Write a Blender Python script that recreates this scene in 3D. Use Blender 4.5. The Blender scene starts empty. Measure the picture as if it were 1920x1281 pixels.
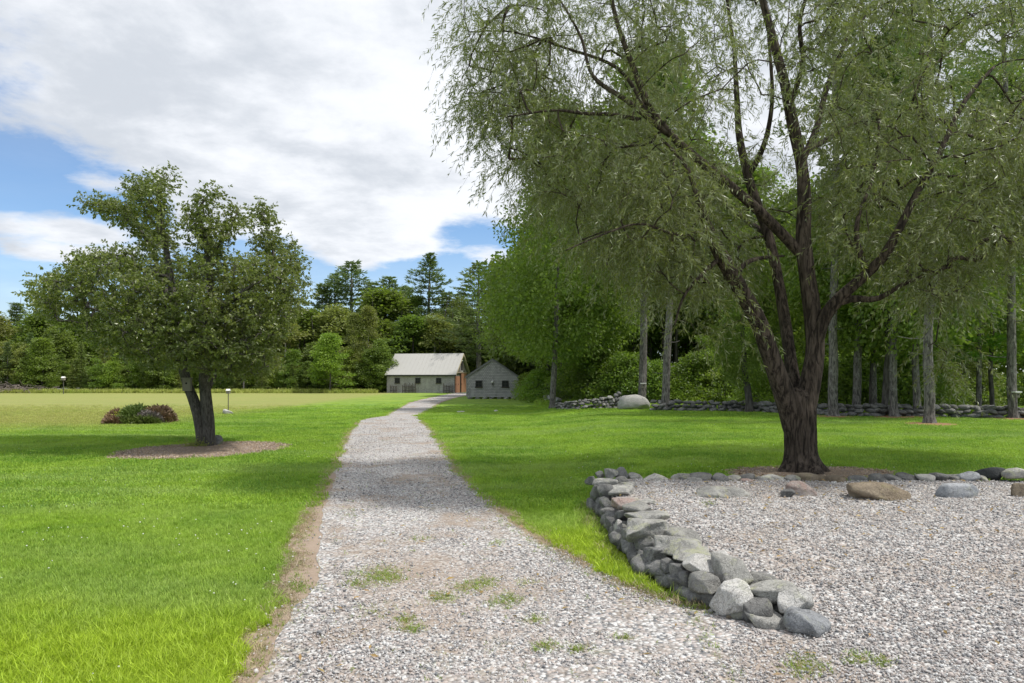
import bpy, bmesh, math, random
import numpy as np
from mathutils import Vector, Matrix, Euler

R = math.radians
rng = np.random.default_rng(7)
random.seed(7)
scene = bpy.context.scene
COL = scene.collection

# ------------------------------------------------------------------ camera
EYE = 1.6
FPX = 1280.0          # focal length in pixels of the 1920 wide photograph
HOR = 712.0           # horizon row
cam_d = bpy.data.cameras.new('camera'); cam = bpy.data.objects.new('camera', cam_d); COL.objects.link(cam)
cam.location = (0, 0, EYE); cam.rotation_euler = (R(90), 0, 0)
cam_d.sensor_width = 36; cam_d.lens = 24; cam_d.shift_y = (HOR - 640.5) / 1920
cam_d.clip_end = 2000
scene.camera = cam
scene.view_settings.view_transform = 'Standard'; scene.view_settings.look = 'None'
scene.view_settings.exposure = 0.50; scene.view_settings.gamma = 1
scene.render.engine = 'CYCLES'
scene.cycles.max_bounces = 6; scene.cycles.transparent_max_bounces = 8
scene.cycles.diffuse_bounces = 3; scene.cycles.glossy_bounces = 2; scene.cycles.transmission_bounces = 3
scene.cycles.use_denoising = True

# ------------------------------------------------------------------ sun
SUN_AZ, SUN_EL = 100, 61         # azimuth from +Y towards +X
sd = bpy.data.lights.new('sun', 'SUN'); sun = bpy.data.objects.new('sun', sd); COL.objects.link(sun)
sd.energy = 2.95; sd.angle = R(3.5); sd.color = (1.0, 0.965, 0.91)
sv = Vector((math.sin(R(SUN_AZ)) * math.cos(R(SUN_EL)), math.cos(R(SUN_AZ)) * math.cos(R(SUN_EL)), math.sin(R(SUN_EL))))
sun.rotation_euler = sv.to_track_quat('Z', 'Y').to_euler()
sun.location = (30, 10, 50)

# ------------------------------------------------------------------ node helper
class NT:
    def __init__(s, tree): s.t = tree
    def n(s, typ, **kw):
        nd = s.t.nodes.new(typ)
        for k, v in kw.items():
            if k.startswith('i_'):
                key = k[2:]
                key = int(key) if key.isdigit() else key.replace('_', ' ')
                s.set(nd.inputs[key], v)
            else: setattr(nd, k, v)
        return nd
    def set(s, inp, v):
        if isinstance(v, bpy.types.NodeSocket): s.t.links.new(v, inp)
        elif isinstance(v, bpy.types.Node): s.t.links.new(v.outputs[0], inp)
        else: inp.default_value = v
    def m(s, op, a, b=0.0, c=None, clamp=False):
        nd = s.t.nodes.new('ShaderNodeMath'); nd.operation = op; nd.use_clamp = clamp
        s.set(nd.inputs[0], a); s.set(nd.inputs[1], b)
        if c is not None: s.set(nd.inputs[2], c)
        return nd.outputs[0]
    def vm(s, op, a, b=None):
        nd = s.t.nodes.new('ShaderNodeVectorMath'); nd.operation = op
        s.set(nd.inputs[0], a)
        if b is not None: s.set(nd.inputs[1], b)
        return nd.outputs[0]
    def mix(s, f, a, b, blend='MIX'):
        nd = s.t.nodes.new('ShaderNodeMix'); nd.data_type = 'RGBA'; nd.blend_type = blend
        s.set(nd.inputs[0], f)
        for i, v in ((6, a), (7, b)):
            if isinstance(v, tuple) and len(v) == 3: v = (*v, 1)
            s.set(nd.inputs[i], v)
        return nd.outputs[2]
    def ss(s, v, a, b, lo=0.0, hi=1.0):
        nd = s.t.nodes.new('ShaderNodeMapRange'); nd.interpolation_type = 'SMOOTHSTEP'
        s.set(nd.inputs[0], v)
        for i, q in zip((1, 2, 3, 4), (a, b, lo, hi)): s.set(nd.inputs[i], q)
        return nd.outputs[0]
    def noise(s, vec, scale, detail=4, rough=.55, dist=0.0, out=0, dims='3D'):
        nd = s.t.nodes.new('ShaderNodeTexNoise'); nd.noise_dimensions = dims
        if vec is not None: s.set(nd.inputs['Vector'], vec)
        nd.inputs['Scale'].default_value = scale; nd.inputs['Detail'].default_value = detail
        nd.inputs['Roughness'].default_value = rough; nd.inputs['Distortion'].default_value = dist
        return nd.outputs[out]
    def ramp(s, f, stops, interp='LINEAR'):
        nd = s.t.nodes.new('ShaderNodeValToRGB'); nd.color_ramp.interpolation = interp
        e = nd.color_ramp.elements
        while len(e) < len(stops): e.new(0.5)
        for el, (p, c) in zip(e, stops):
            el.position = p; el.color = (*c, 1)
        s.set(nd.inputs[0], f); return nd.outputs[0]
    def sep(s, v):
        nd = s.t.nodes.new('ShaderNodeSeparateXYZ'); s.set(nd.inputs[0], v); return nd.outputs

# ------------------------------------------------------------------ world: Nishita sky with clouds
world = bpy.data.worlds.new('World'); scene.world = world; world.use_nodes = True
wt = world.node_tree; wt.nodes.clear(); W = NT(wt)
wout = wt.nodes.new('ShaderNodeOutputWorld')
sky = wt.nodes.new('ShaderNodeTexSky'); sky.sky_type = 'NISHITA'; sky.sun_disc = False
sky.sun_elevation = R(SUN_EL); sky.sun_rotation = R(SUN_AZ); sky.air_density = 1.0; sky.dust_density = 0.2; sky.ozone_density = 3.0
tc = wt.nodes.new('ShaderNodeTexCoord')
dirv = tc.outputs['Generated']
dx, dy, dz = W.sep(dirv)[0:3]
phi = W.m('ARCTAN2', dx, dy)                           # 0 straight ahead, + to the right
el = W.m('ARCSINE', dz)
# lower edge of the main cloud deck, as elevation over azimuth (it rings the sky)
fc = wt.nodes.new('ShaderNodeFloatCurve')
cm = fc.mapping; cv = cm.curves[0]
def ph(px): return (math.atan((px - 960) / FPX) / math.pi + 1) / 2
pts = [(0, .24), (.15, .20), (.28, .30), (ph(0), .285), (ph(250), .265), (ph(400), .20), (ph(550), .185), (ph(690), .160), (ph(850), .215), (ph(940), .225), (ph(1200), .2), (.75, .24), (.88, .18), (1, .24)]
for i, (a, b) in enumerate(pts):
    if i < 2: p_ = cv.points[i]; p_.location = (a, b) if i == 0 else (1, .24)
for a, b in pts[1:-1]: cv.points.new(a, b)
cm.update()
W.set(fc.inputs['Value'], W.m('MULTIPLY_ADD', phi, 1 / (2 * math.pi), 0.5))
edge = fc.outputs[0]
# cloud coordinates: project onto a flat deck far above
zc = W.m('ADD', W.m('MAXIMUM', dz, 0.0), 0.16)
cx = W.m('DIVIDE', dx, zc); cy = W.m('DIVIDE', dy, zc)
comb = wt.nodes.new('ShaderNodeCombineXYZ'); W.set(comb.inputs[0], cx); W.set(comb.inputs[1], cy)
cvec = comb.outputs[0]
n1 = W.noise(cvec, 1.0, 10, .60, .15)
n2 = W.noise(W.vm('ADD', cvec, (7.3, 2.1, 0)), .75, 6, .55, .1)
n3 = W.noise(W.vm('ADD', cvec, (3.3, 9.1, 4)), 2.6, 10, .62, .1)
over = W.ss(W.m('SUBTRACT', el, edge), -.05, .05, 0, 1)             # inside the deck
cov = W.m('ADD', W.m('MULTIPLY', n1, 1.0), W.m('MULTIPLY_ADD', over, .37, -.10))
# small clouds below the deck
def puff(px, py, rx, ry, amp):
    a0 = math.atan((px - 960) / FPX); e0 = math.atan((HOR - py) / FPX * math.cos(a0))
    u = W.m('DIVIDE', W.m('SUBTRACT', phi, a0), rx / FPX); v = W.m('DIVIDE', W.m('SUBTRACT', el, e0), ry / FPX)
    q = W.m('ADD', W.m('MULTIPLY', u, u), W.m('MULTIPLY', v, v))
    return W.m('MULTIPLY', W.m('EXPONENT', W.m('MULTIPLY', q, -1)), amp)
for p in ((60, 425, 170, 26, .30), (110, 485, 95, 22, .26), (180, 345, 60, 18, .2), (890, 478, 110, 26, .22), (755, 462, 40, 14, .2), (560, 540, 300, 30, .05), (640, 250, 300, 120, .06)):
    cov = W.m('ADD', cov, puff(*p))
cov = W.m('ADD', cov, W.m('MULTIPLY', W.m('SUBTRACT', n3, .5), .34))
fac = W.ss(cov, .50, .66)
veil = W.m('MULTIPLY', W.ss(n2, .40, .75), .16)
low = W.ss(el, .0, .24, .36, .0)
fac = W.m('MAXIMUM', fac, W.m('ADD', veil, low), clamp=True)
shade = W.ss(W.m('ADD', W.m('MULTIPLY', n2, .50), W.m('MULTIPLY', n3, .55)), .43, .62)
ccol = W.mix(shade, (.86, .885, .93), (.58, .62, .68))
skyc = W.mix(1.0, sky.outputs[0], (.86, .96, 1.04), 'MULTIPLY')
bg1 = wt.nodes.new('ShaderNodeBackground'); W.set(bg1.inputs[0], skyc); bg1.inputs[1].default_value = 0.11
bg2 = wt.nodes.new('ShaderNodeBackground'); W.set(bg2.inputs[0], ccol); bg2.inputs[1].default_value = 0.82
mx = wt.nodes.new('ShaderNodeMixShader'); W.set(mx.inputs[0], fac)
wt.links.new(bg1.outputs[0], mx.inputs[1]); wt.links.new(bg2.outputs[0], mx.inputs[2])
wt.links.new(mx.outputs[0], wout.inputs[0])

# ------------------------------------------------------------------ numpy noise
_r = np.random.default_rng(99)
_perm = _r.random((64, 64))
def vnoise(x, y):
    xi = np.floor(x).astype(int); yi = np.floor(y).astype(int)
    fx = x - xi; fy = y - yi
    fx = fx * fx * (3 - 2 * fx); fy = fy * fy * (3 - 2 * fy)
    g = lambda a, b: _perm[a % 64, b % 64]
    return (g(xi, yi) * (1 - fx) + g(xi + 1, yi) * fx) * (1 - fy) + (g(xi, yi + 1) * (1 - fx) + g(xi + 1, yi + 1) * fx) * fy
def fbm(x, y, o=4):
    s = 0; a = .5; t = 0
    for i in range(o):
        s = s + a * vnoise(x * 2 ** i + 17 * i, y * 2 ** i + 31 * i); t += a; a *= .5
    return s / t
def noise3(p, scale, seed, octs=3):
    r = np.random.default_rng(seed); out = np.zeros(len(p)); amp = 1; tot = 0
    for o in range(octs):
        k = r.normal(size=(7, 3)) * scale * 2 ** o; ph_ = r.random(7) * 6.28
        out += amp * np.sin(p @ k.T + ph_).sum(1) / 4; tot += amp; amp *= .5
    return out / tot
def sst(x, a, b):
    t = np.clip((x - a) / (b - a), 0, 1); return t * t * (3 - 2 * t)

# ------------------------------------------------------------------ terrain
def lawn_h(x, y):
    x = np.asarray(x, float); y = np.asarray(y, float)
    h = .23 * sst(x, .3, 3.8) * sst(y, 7.4, 9.2)
    h = h + .05 * (fbm(x * .12 + 9, y * .12, 2) - .5) * sst(y, 14, 25)
    return h
def pad_h(y):
    t = np.clip((np.asarray(y, float) - 4.15) / 4.35, 0, 1); return .26 * t * (2 - t)
def G(px, py, z=None):
    """pixel of the photograph -> point on the ground"""
    d = EYE * FPX / (py - HOR)
    for _ in range(8):
        x = (px - 960) / FPX * d
        h = float(lawn_h(x, d)) if z is None else z
        d = (EYE - h) * FPX / (py - HOR)
    return Vector(((px - 960) / FPX * d, d, h))
def P(px, py, d): return Vector(((px - 960) / FPX * d, d, EYE - (py - HOR) / FPX * d))

Lp = [(1281, 440), (1200, 490), (1150, 510), (1120, 530), (1100, 525), (1070, 548), (1040, 550), (1000, 552), (950, 575), (900, 610), (850, 632), (820, 645), (800, 660), (787, 676), (784, 692), (780, 722), (768, 745), (755, 771), (749, 793), (742, 826), (738, 850)]
Gp = [(1281, 490), (1200, 522), (1150, 548), (1100, 588), (1050, 594), (1000, 600), (950, 608), (900, 624), (850, 640), (800, 664), (787, 679), (784, 695), (780, 724), (768, 747), (755, 773), (749, 795), (742, 828), (738, 851)]
Rp = [(1150, 1310), (1130, 1250), (1100, 1165), (1050, 1080), (1000, 985), (950, 930), (900, 870), (850, 835), (800, 800), (787, 787), (783, 789), (780, 780), (770, 802), (755, 824), (747, 846), (742, 874), (737, 882)]
def to_xy(lst):
    a = np.array([(EYE * FPX / (py - HOR), (px - 960) / FPX * EYE * FPX / (py - HOR)) for py, px in lst]); return a[:, 0], a[:, 1]
Ly, Lx = to_xy(Lp); Gy, Gx = to_xy(Gp); Ry, Rx = to_xy(Rp)
def drive_l(y): return np.interp(y, Ly, Lx) + (.16 * (fbm(y * 1.3, y * 0 + 3, 4) - .5) + .10 * (fbm(y * 7, y * 0 + 5, 3) - .5)) * (1 + y * .04)
def gravel_l(y): return np.interp(y, Gy, Gx) + .14 * (fbm(y * 2.3, y * 0 + 8, 4) - .5)
def drive_r(y): return np.interp(y, Ry, Rx) + .16 * (fbm(y * 1.7, y * 0 + 13, 4) - .5) * (1 + y * .03)
WLy = np.array([4.2, 4.4, 4.7, 5.1, 5.6, 6.5, 8.0, 8.8, 9.1]); WLx = np.array([1.72, 1.50, 1.30, 1.08, .95, .88, .92, .95, 1.0])  # left face of the retaining wall
PLy = np.array([-4, 4.3, 4.7, 5.2, 6, 7, 9.5]); PLx = np.array([1.70, 1.76, 1.52, 1.34, 1.22, 1.16, 1.24])
PEAR = G(385, 838); WILLOW = Vector((4.24, 9.95, .24))
def pear_ring(x, y):
    a = R(-22); u = (x - PEAR.x - .35) * math.cos(a) + (y - PEAR.y + .9) * math.sin(a); v = -(x - PEAR.x - .35) * math.sin(a) + (y - PEAR.y + .9) * math.cos(a)
    return np.sqrt((u / 1.60) ** 2 + (v / 1.95) ** 2) + .30 * (fbm(x * 2, y * 2, 3) - .5)
def willow_ring(x, y):
    return np.sqrt(((x - WILLOW.x - .1) / 1.25) ** 2 + ((y - WILLOW.y + .1) / .75) ** 2) + .25 * (fbm(x * 2, y * 2, 3) - .5)
def in_pad(x, y): return (x > np.interp(y, PLy, PLx)) & (y < 9.0)
def lawn_mask(x, y):
    jx = .10 * (fbm(x * 5, y * 5, 3) - .5) * 1.4
    d = (x + jx > drive_l(y)) & (x + jx < drive_r(y) + .03) & (y < 84)
    wl = np.interp(y, WLy, WLx)
    front = (y < 4.62) & (x > drive_l(y))
    return ~(d | front | in_pad(x, y) | ((y < 9.05) & (y > 4) & (x > wl)) | (pear_ring(x, y) < 1) | (willow_ring(x, y) < 1))

# ------------------------------------------------------------------ mesh helpers
def mesh_np(name, V, Q=None, T=None, smooth=False):
    V = np.asarray(V, np.float32).reshape(-1, 3)
    nq = 0 if Q is None else len(Q); nt = 0 if T is None else len(T)
    me = bpy.data.meshes.new(name)
    me.vertices.add(len(V)); me.vertices.foreach_set('co', V.ravel())
    lv = []
    if nq: lv.append(np.asarray(Q, np.int32).ravel())
    if nt: lv.append(np.asarray(T, np.int32).ravel())
    lv = np.concatenate(lv)
    me.loops.add(len(lv)); me.loops.foreach_set('vertex_index', lv)
    st = np.concatenate([np.arange(nq) * 4, nq * 4 + np.arange(nt) * 3]).astype(np.int32)
    me.polygons.add(nq + nt); me.polygons.foreach_set('loop_start', st)
    me.update(calc_edges=True)
    if smooth: me.shade_smooth()
    else: me.shade_flat()
    return me
def obj(name, me, mat=None, parent=None, loc=None):
    o = bpy.data.objects.new(name, me); COL.objects.link(o)
    if mat is not None and me is not None and len(me.materials) == 0: me.materials.append(mat)
    if parent is not None: o.parent = parent
    if loc is not None: o.location = loc
    return o
def tag(o, label=None, cat=None, group=None, kind=None):
    if label: o['label'] = label
    if cat: o['category'] = cat
    if group: o['group'] = group
    if kind: o['kind'] = kind
    return o
def empty(name, loc=(0, 0, 0), rz=0.0):
    o = bpy.data.objects.new(name, None); COL.objects.link(o); o.location = loc; o.rotation_euler = (0, 0, rz); o.empty_display_size = .2
    return o
class MB:
    def __init__(s): s.V = []; s.Q = []; s.T = []; s.n = 0
    def add(s, V, Q=None, T=None):
        V = np.asarray(V, float).reshape(-1, 3); s.V.append(V)
        if Q is not None and len(Q): s.Q.append(np.asarray(Q) + s.n)
        if T is not None and len(T): s.T.append(np.asarray(T) + s.n)
        s.n += len(V)
    def box(s, x0, x1, y0, y1, z0, z1, M=None):
        V = np.array([[x, y, z] for z in (z0, z1) for y in (y0, y1) for x in (x0, x1)], float)
        if M is not None: V = V @ np.array(M.to_3x3()).T + np.array(M.translation)
        s.add(V, [[0, 2, 3, 1], [4, 5, 7, 6], [0, 1, 5, 4], [2, 6, 7, 3], [0, 4, 6, 2], [1, 3, 7, 5]])
    def tube(s, pts, rad, sides=6, caps=True):
        pts = np.asarray(pts, float); n = len(pts); rad = np.broadcast_to(np.asarray(rad, float), (n,))
        tg = np.gradient(pts, axis=0); tg /= np.linalg.norm(tg, axis=1)[:, None] + 1e-9
        up = np.array([0, 1., 0]) if abs(tg[0][1]) < .8 else np.array([1., 0, 0])
        u = np.cross(tg, up); u /= np.linalg.norm(u, axis=1)[:, None] + 1e-9; v = np.cross(tg, u)
        a = np.arange(sides) * 2 * np.pi / sides
        V = pts[:, None] + rad[:, None, None] * (np.cos(a)[None, :, None] * u[:, None] + np.sin(a)[None, :, None] * v[:, None])
        i = np.arange(n - 1)[:, None] * sides; j = np.arange(sides)[None]; k = (j + 1) % sides
        Q = np.stack([i + j, i + k, i + sides + k, i + sides + j], -1).reshape(-1, 4)
        T = [[0, q + 1, q] for q in range(1, sides - 1)] + [[(n - 1) * sides, (n - 1) * sides + q, (n - 1) * sides + q + 1] for q in range(1, sides - 1)] if caps else None
        s.add(V.reshape(-1, 3), Q, T)
    def build(s, name, mat=None, parent=None, smooth=False, loc=None):
        me = s.mesh(name, smooth); return obj(name, me, mat, parent, loc)
    def mesh(s, name, smooth=False):
        V = np.concatenate(s.V); Q = np.concatenate(s.Q) if s.Q else None; T = np.concatenate(s.T) if s.T else None
        return mesh_np(name, V, Q, T, smooth)

# ------------------------------------------------------------------ materials
def new_mat(name):
    m = bpy.data.materials.new(name); m.use_nodes = True; t = m.node_tree
    bsdf = t.nodes['Principled BSDF']; return m, NT(t), bsdf
def simple(name, col, rough=.8, metal=0, var=.15, scale=8):
    m, N, b = new_mat(name)
    tc = N.n('ShaderNodeTexCoord'); n = N.noise(tc.outputs['Object'], scale, 5, .6)
    c = N.mix(n, tuple(v * (1 - var) for v in col), tuple(min(1, v * (1 + var)) for v in col))
    N.set(b.inputs['Base Color'], c); b.inputs['Roughness'].default_value = rough; b.inputs['Metallic'].default_value = metal
    b.inputs['Specular IOR Level'].default_value = .25
    return m
def bump(N, b, h, strength=.5, dist=.02):
    bp = N.n('ShaderNodeBump'); bp.inputs['Strength'].default_value = strength; bp.inputs['Distance'].default_value = dist
    N.set(bp.inputs['Height'], h); N.set(b.inputs['Normal'], bp.outputs[0])

def leaf_mat(name, col, col2, back=None, trans=.35, rough=.5, objvar=.25):
    """a leaf: diffuse and glossy face, light passing through, every leaf its own tint"""
    m, N, b = new_mat(name)
    geo = N.n('ShaderNodeNewGeometry'); oi = N.n('ShaderNodeObjectInfo')
    c = N.mix(geo.outputs['Random Per Island'], col, col2)
    big = N.noise(geo.outputs['Position'], .9, 3, .6)
    c = N.mix(N.ss(big, .3, .7, 0, .55), c, tuple(v * f for v, f in zip(col2, (1.25, 1.15, .9))))
    hsv = N.n('ShaderNodeHueSaturation'); N.set(hsv.inputs['Color'], c)
    N.set(hsv.inputs['Value'], N.m('MULTIPLY_ADD', oi.outputs['Random'], objvar * 2, 1 - objvar))
    N.set(hsv.inputs['Hue'], N.m('MULTIPLY_ADD', N.m('FRACT', N.m('MULTIPLY', oi.outputs['Random'], 7.13)), .03, .485))
    c = hsv.outputs[0]
    if back is not None: c = N.mix(N.m('MULTIPLY', geo.outputs['Backfacing'], .75), c, back)
    N.set(b.inputs['Base Color'], c); b.inputs['Roughness'].default_value = rough
    b.inputs['Specular IOR Level'].default_value = .5
    tr = N.n('ShaderNodeBsdfTranslucent')
    N.set(tr.inputs[0], N.mix(.5, c, tuple(min(1, v * 1.6) for v in (col2[0] * 1.2, col2[1] * 1.3, col2[2] * .6))))
    ms = N.n('ShaderNodeMixShader'); ms.inputs[0].default_value = trans
    N.t.links.new(b.outputs[0], ms.inputs[1]); N.t.links.new(tr.outputs[0], ms.inputs[2])
    N.t.links.new(ms.outputs[0], N.t.nodes['Material Output'].inputs[0])
    return m

def grass_color(N, pos):
    n_big = N.noise(pos, .38, 5, .65, .8); n_mid = N.noise(pos, 1.1, 5, .65, .6)
    sx, sy, sz = N.sep(pos)[0:3]
    st = N.n('ShaderNodeMapping'); N.set(st.inputs[0], pos); st.inputs['Rotation'].default_value = (0, 0, R(-28)); st.inputs['Scale'].default_value = (.12, .7, 1)
    n_str = N.noise(st.outputs[0], 1.0, 3, .5)
    c = N.mix(N.ss(n_big, .38, .62), (.110, .255, .026), (.255, .405, .040))
    c = N.mix(N.ss(n_mid, .50, .66, 0, .75), c, (.31, .44, .10))
    c = N.mix(N.ss(n_str, .46, .70, 0, .6), c, (.31, .42, .15))
    # coarse yellow-green grass near the front left and along the foot of the wall
    n_f = N.m('MULTIPLY_ADD', n_mid, 1.8, -.9)
    fr = N.m('MULTIPLY', N.ss(N.m('ADD', sy, n_f), 5.2, 3.9), N.ss(sx, -.8, -1.4))
    wl_ = N.m('MULTIPLY', N.m('MULTIPLY', N.ss(sx, -.2, .5), N.ss(sx, 1.6, 1.2)), N.m('MULTIPLY', N.ss(sy, 4.2, 4.5), N.ss(N.m('ADD', sy, n_f), 8.0, 6.4)))
    c = N.mix(N.m('MULTIPLY', N.m('MAXIMUM', fr, wl_), .75), c, (.39, .50, .022))
    # sunburnt far field beyond the moister lawn
    wob = N.m('MULTIPLY_ADD', n_big, 5.0, -2.5)
    a = N.ss(N.m('ADD', sx, wob), -15.5, -11.0, 1, 0)
    b_ = N.ss(N.m('ADD', sy, wob), 19.0, 26.0)
    dry = N.m('MULTIPLY', a, b_)
    far = N.ss(sy, 34, 62, 0, .45)
    dry = N.m('MAXIMUM', dry, N.m('MULTIPLY', far, N.ss(sx, -6, -14, .4, 1)))
    dc = N.mix(n_mid, (.29, .29, .095), (.39, .35, .15))
    dc = N.mix(N.ss(n_str, .45, .7, 0, .5), dc, (.23, .30, .085))
    return N.mix(dry, c, dc)

def grass_blade_mat():
    m, N, b = new_mat('grass_blade')
    geo = N.n('ShaderNodeNewGeometry'); oi = N.n('ShaderNodeObjectInfo')
    c = grass_color(N, oi.outputs['Location'])
    c = N.mix(N.m('MULTIPLY', geo.outputs['Random Per Island'], .55), c, (.36, .47, .05))
    hsv = N.n('ShaderNodeHueSaturation'); N.set(hsv.inputs['Color'], c)
    N.set(hsv.inputs['Value'], N.m('MULTIPLY_ADD', oi.outputs['Random'], .5, .95))
    N.set(b.inputs['Base Color'], hsv.outputs[0]); b.inputs['Roughness'].default_value = .5; b.inputs['Specular IOR Level'].default_value = .3
    tr = N.n('ShaderNodeBsdfTranslucent'); N.set(tr.inputs[0], hsv.outputs[0])
    ms = N.n('ShaderNodeMixShader'); ms.inputs[0].default_value = .4
    N.t.links.new(b.outputs[0], ms.inputs[1]); N.t.links.new(tr.outputs[0], ms.inputs[2]); N.t.links.new(ms.outputs[0], N.t.nodes['Material Output'].inputs[0])
    return m
def ground_mat():
    m, N, b = new_mat('lawn_ground')
    geo = N.n('ShaderNodeNewGeometry'); pos = geo.outputs['Position']
    c = grass_color(N, pos)
    f = N.noise(pos, 38, 5, .7)
    c = N.mix(N.ss(f, .35, .7), N.mix(.4, c, (.09, .15, .014)), c)
    st = N.n('ShaderNodeMapping'); N.set(st.inputs[0], pos); st.inputs['Scale'].default_value = (1, .35, 1)
    f2 = N.noise(st.outputs[0], 6, 4, .65)
    c = N.mix(N.ss(f2, .4, .7, 0, .35), c, (.26, .36, .06))
    N.set(b.inputs['Base Color'], c); b.inputs['Roughness'].default_value = .9; b.inputs['Specular IOR Level'].default_value = .1
    bump(N, b, N.noise(pos, 60, 4, .7), .9, .03)
    return m
GRAVEL_STOPS = [(p_, tuple(v * q_ for v, q_ in zip(c_, (.95, .985, 1.02)))) for p_, c_ in [(0, (.60, .57, .54)), (.16, (.42, .38, .35)), (.30, (.50, .42, .37)), (.42, (.30, .28, .27)), (.52, (.58, .54, .50)), (.64, (.18, .18, .185)), (.74, (.46, .40, .37)), (.84, (.35, .32, .30)), (.93, (.66, .64, .61))]]
def gravel_mat(dirt=False):
    m, N, b = new_mat('gravel_bed')
    geo = N.n('ShaderNodeNewGeometry'); pos = geo.outputs['Position']
    vo = N.n('ShaderNodeTexVoronoi'); N.set(vo.inputs['Vector'], pos); vo.inputs['Scale'].default_value = 42; vo.inputs['Randomness'].default_value = 1
    sc = N.sep(vo.outputs['Color'])
    c = N.ramp(sc[0], GRAVEL_STOPS, 'CONSTANT')
    gap = N.ss(vo.outputs['Distance'], .45, .75)
    c = N.mix(N.m('MULTIPLY', gap, .6), c, (.13, .115, .10))
    nb = N.noise(pos, .9, 5, .6, .4); nb2 = N.noise(pos, 3.1, 4, .6)
    d = N.ss(N.m('ADD', nb, N.m('MULTIPLY', nb2, .4)), .66, .88, 0, .75 if dirt else .45)
    c = N.mix(d, c, (.30, .235, .18))
    if dirt:
        px_, py_, pz_ = N.sep(pos)[0:3]
        e1 = N.m('ADD', N.m('POWER', N.m('DIVIDE', N.m('ABSOLUTE', N.m('ADD', px_, .62)), .75), 2), N.m('POWER', N.m('DIVIDE', N.m('ABSOLUTE', N.m('ADD', py_, -5.35)), 1.0), 2))
        dz_ = N.m('MULTIPLY', N.ss(N.m('ADD', e1, N.m('MULTIPLY_ADD', nb2, 3.0, -1.5)), 1.3, .2), .40)
        c = N.mix(dz_, c, (.31, .235, .175))
    if dirt:   # greenish weed film between the wheel tracks
        nw = N.noise(N.vm('ADD', pos, (5, 5, 0)), 1.4, 5, .65)
        c = N.mix(N.ss(nw, .60, .78, 0, .45), c, (.20, .21, .085))
    N.set(b.inputs['Base Color'], c); b.inputs['Roughness'].default_value = .85; b.inputs['Specular IOR Level'].default_value = .2
    bump(N, b, N.m('SUBTRACT', 1, vo.outputs['Distance']), .8, .012)
    return m
def pebble_mat():
    m, N, b = new_mat('pebble')
    oi = N.n('ShaderNodeObjectInfo'); geo = N.n('ShaderNodeNewGeometry')
    c = N.ramp(oi.outputs['Random'], GRAVEL_STOPS, 'CONSTANT')
    n = N.noise(geo.outputs['Position'], 160, 3, .6)
    c = N.mix(N.ss(n, .3, .7, 0, .3), c, (.25, .22, .2))
    N.set(b.inputs['Base Color'], c); b.inputs['Roughness'].default_value = .75; b.inputs['Specular IOR Level'].default_value = .25
    return m
def dirt_mat():
    m, N, b = new_mat('sandy_dirt')
    geo = N.n('ShaderNodeNewGeometry'); pos = geo.outputs['Position']
    n = N.noise(pos, 4, 6, .65); n2 = N.noise(pos, 70, 4, .7)
    c = N.mix(n, (.27, .205, .155), (.40, .32, .255)); c = N.mix(N.ss(n2, .5, .75, 0, .5), c, (.18, .13, .09))
    N.set(b.inputs['Base Color'], c); b.inputs['Roughness'].default_value = .95; b.inputs['Specular IOR Level'].default_value = .1
    bump(N, b, n2, .6, .012); return m
def stone_mat(name, c1, c2, lich=(.33, .34, .22), lam=.5, speck=.5):
    m, N, b = new_mat(name)
    tc = N.n('ShaderNodeTexCoord'); oi = N.n('ShaderNodeObjectInfo'); p = N.vm('ADD', tc.outputs['Object'], N.vm('SCALE', oi.outputs['Location'])) ; p = tc.outputs['Object']
    off = N.n('ShaderNodeCombineXYZ'); N.set(off.inputs[0], N.m('MULTIPLY', oi.outputs['Random'], 37)); p = N.vm('ADD', p, off.outputs[0])
    n = N.noise(p, 5, 6, .65, .3); c = N.mix(N.ss(n, .3, .7), c1, c2)
    sp = N.noise(p, 130, 3, .8); c = N.mix(N.ss(sp, .45, .7, 0, speck), c, tuple(v * .35 for v in c1))
    sp2 = N.noise(N.vm('ADD', p, (3, 3, 3)), 90, 3, .8); c = N.mix(N.ss(sp2, .5, .72, 0, speck * .8), c, tuple(min(.8, v * 1.9) for v in c2))
    ln = N.noise(N.vm('ADD', p, (8, 1, 3)), 7, 7, .7, .8)
    c = N.mix(N.ss(ln, .52, .66, 0, lam), c, lich)
    dn = N.noise(N.vm('ADD', p, (1, 8, 3)), 11, 6, .7, .5); c = N.mix(N.ss(dn, .56, .7, 0, .6), c, (.055, .053, .05))
    hsv = N.n('ShaderNodeHueSaturation'); N.set(hsv.inputs['Color'], c); N.set(hsv.inputs['Value'], N.m('MULTIPLY_ADD', oi.outputs['Random'], .45, .92))
    N.set(b.inputs['Base Color'], hsv.outputs[0]); b.inputs['Roughness'].default_value = .85; b.inputs['Specular IOR Level'].default_value = .25
    h = N.m('ADD', N.m('ADD', N.noise(p, 22, 8, .75), N.m('MULTIPLY', N.ss(N.noise(p, 6, 5, .7, 1.5), .46, .5), .35)), N.m('MULTIPLY', sp, .25)); bump(N, b, h, .85, .025)
    return m
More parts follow.
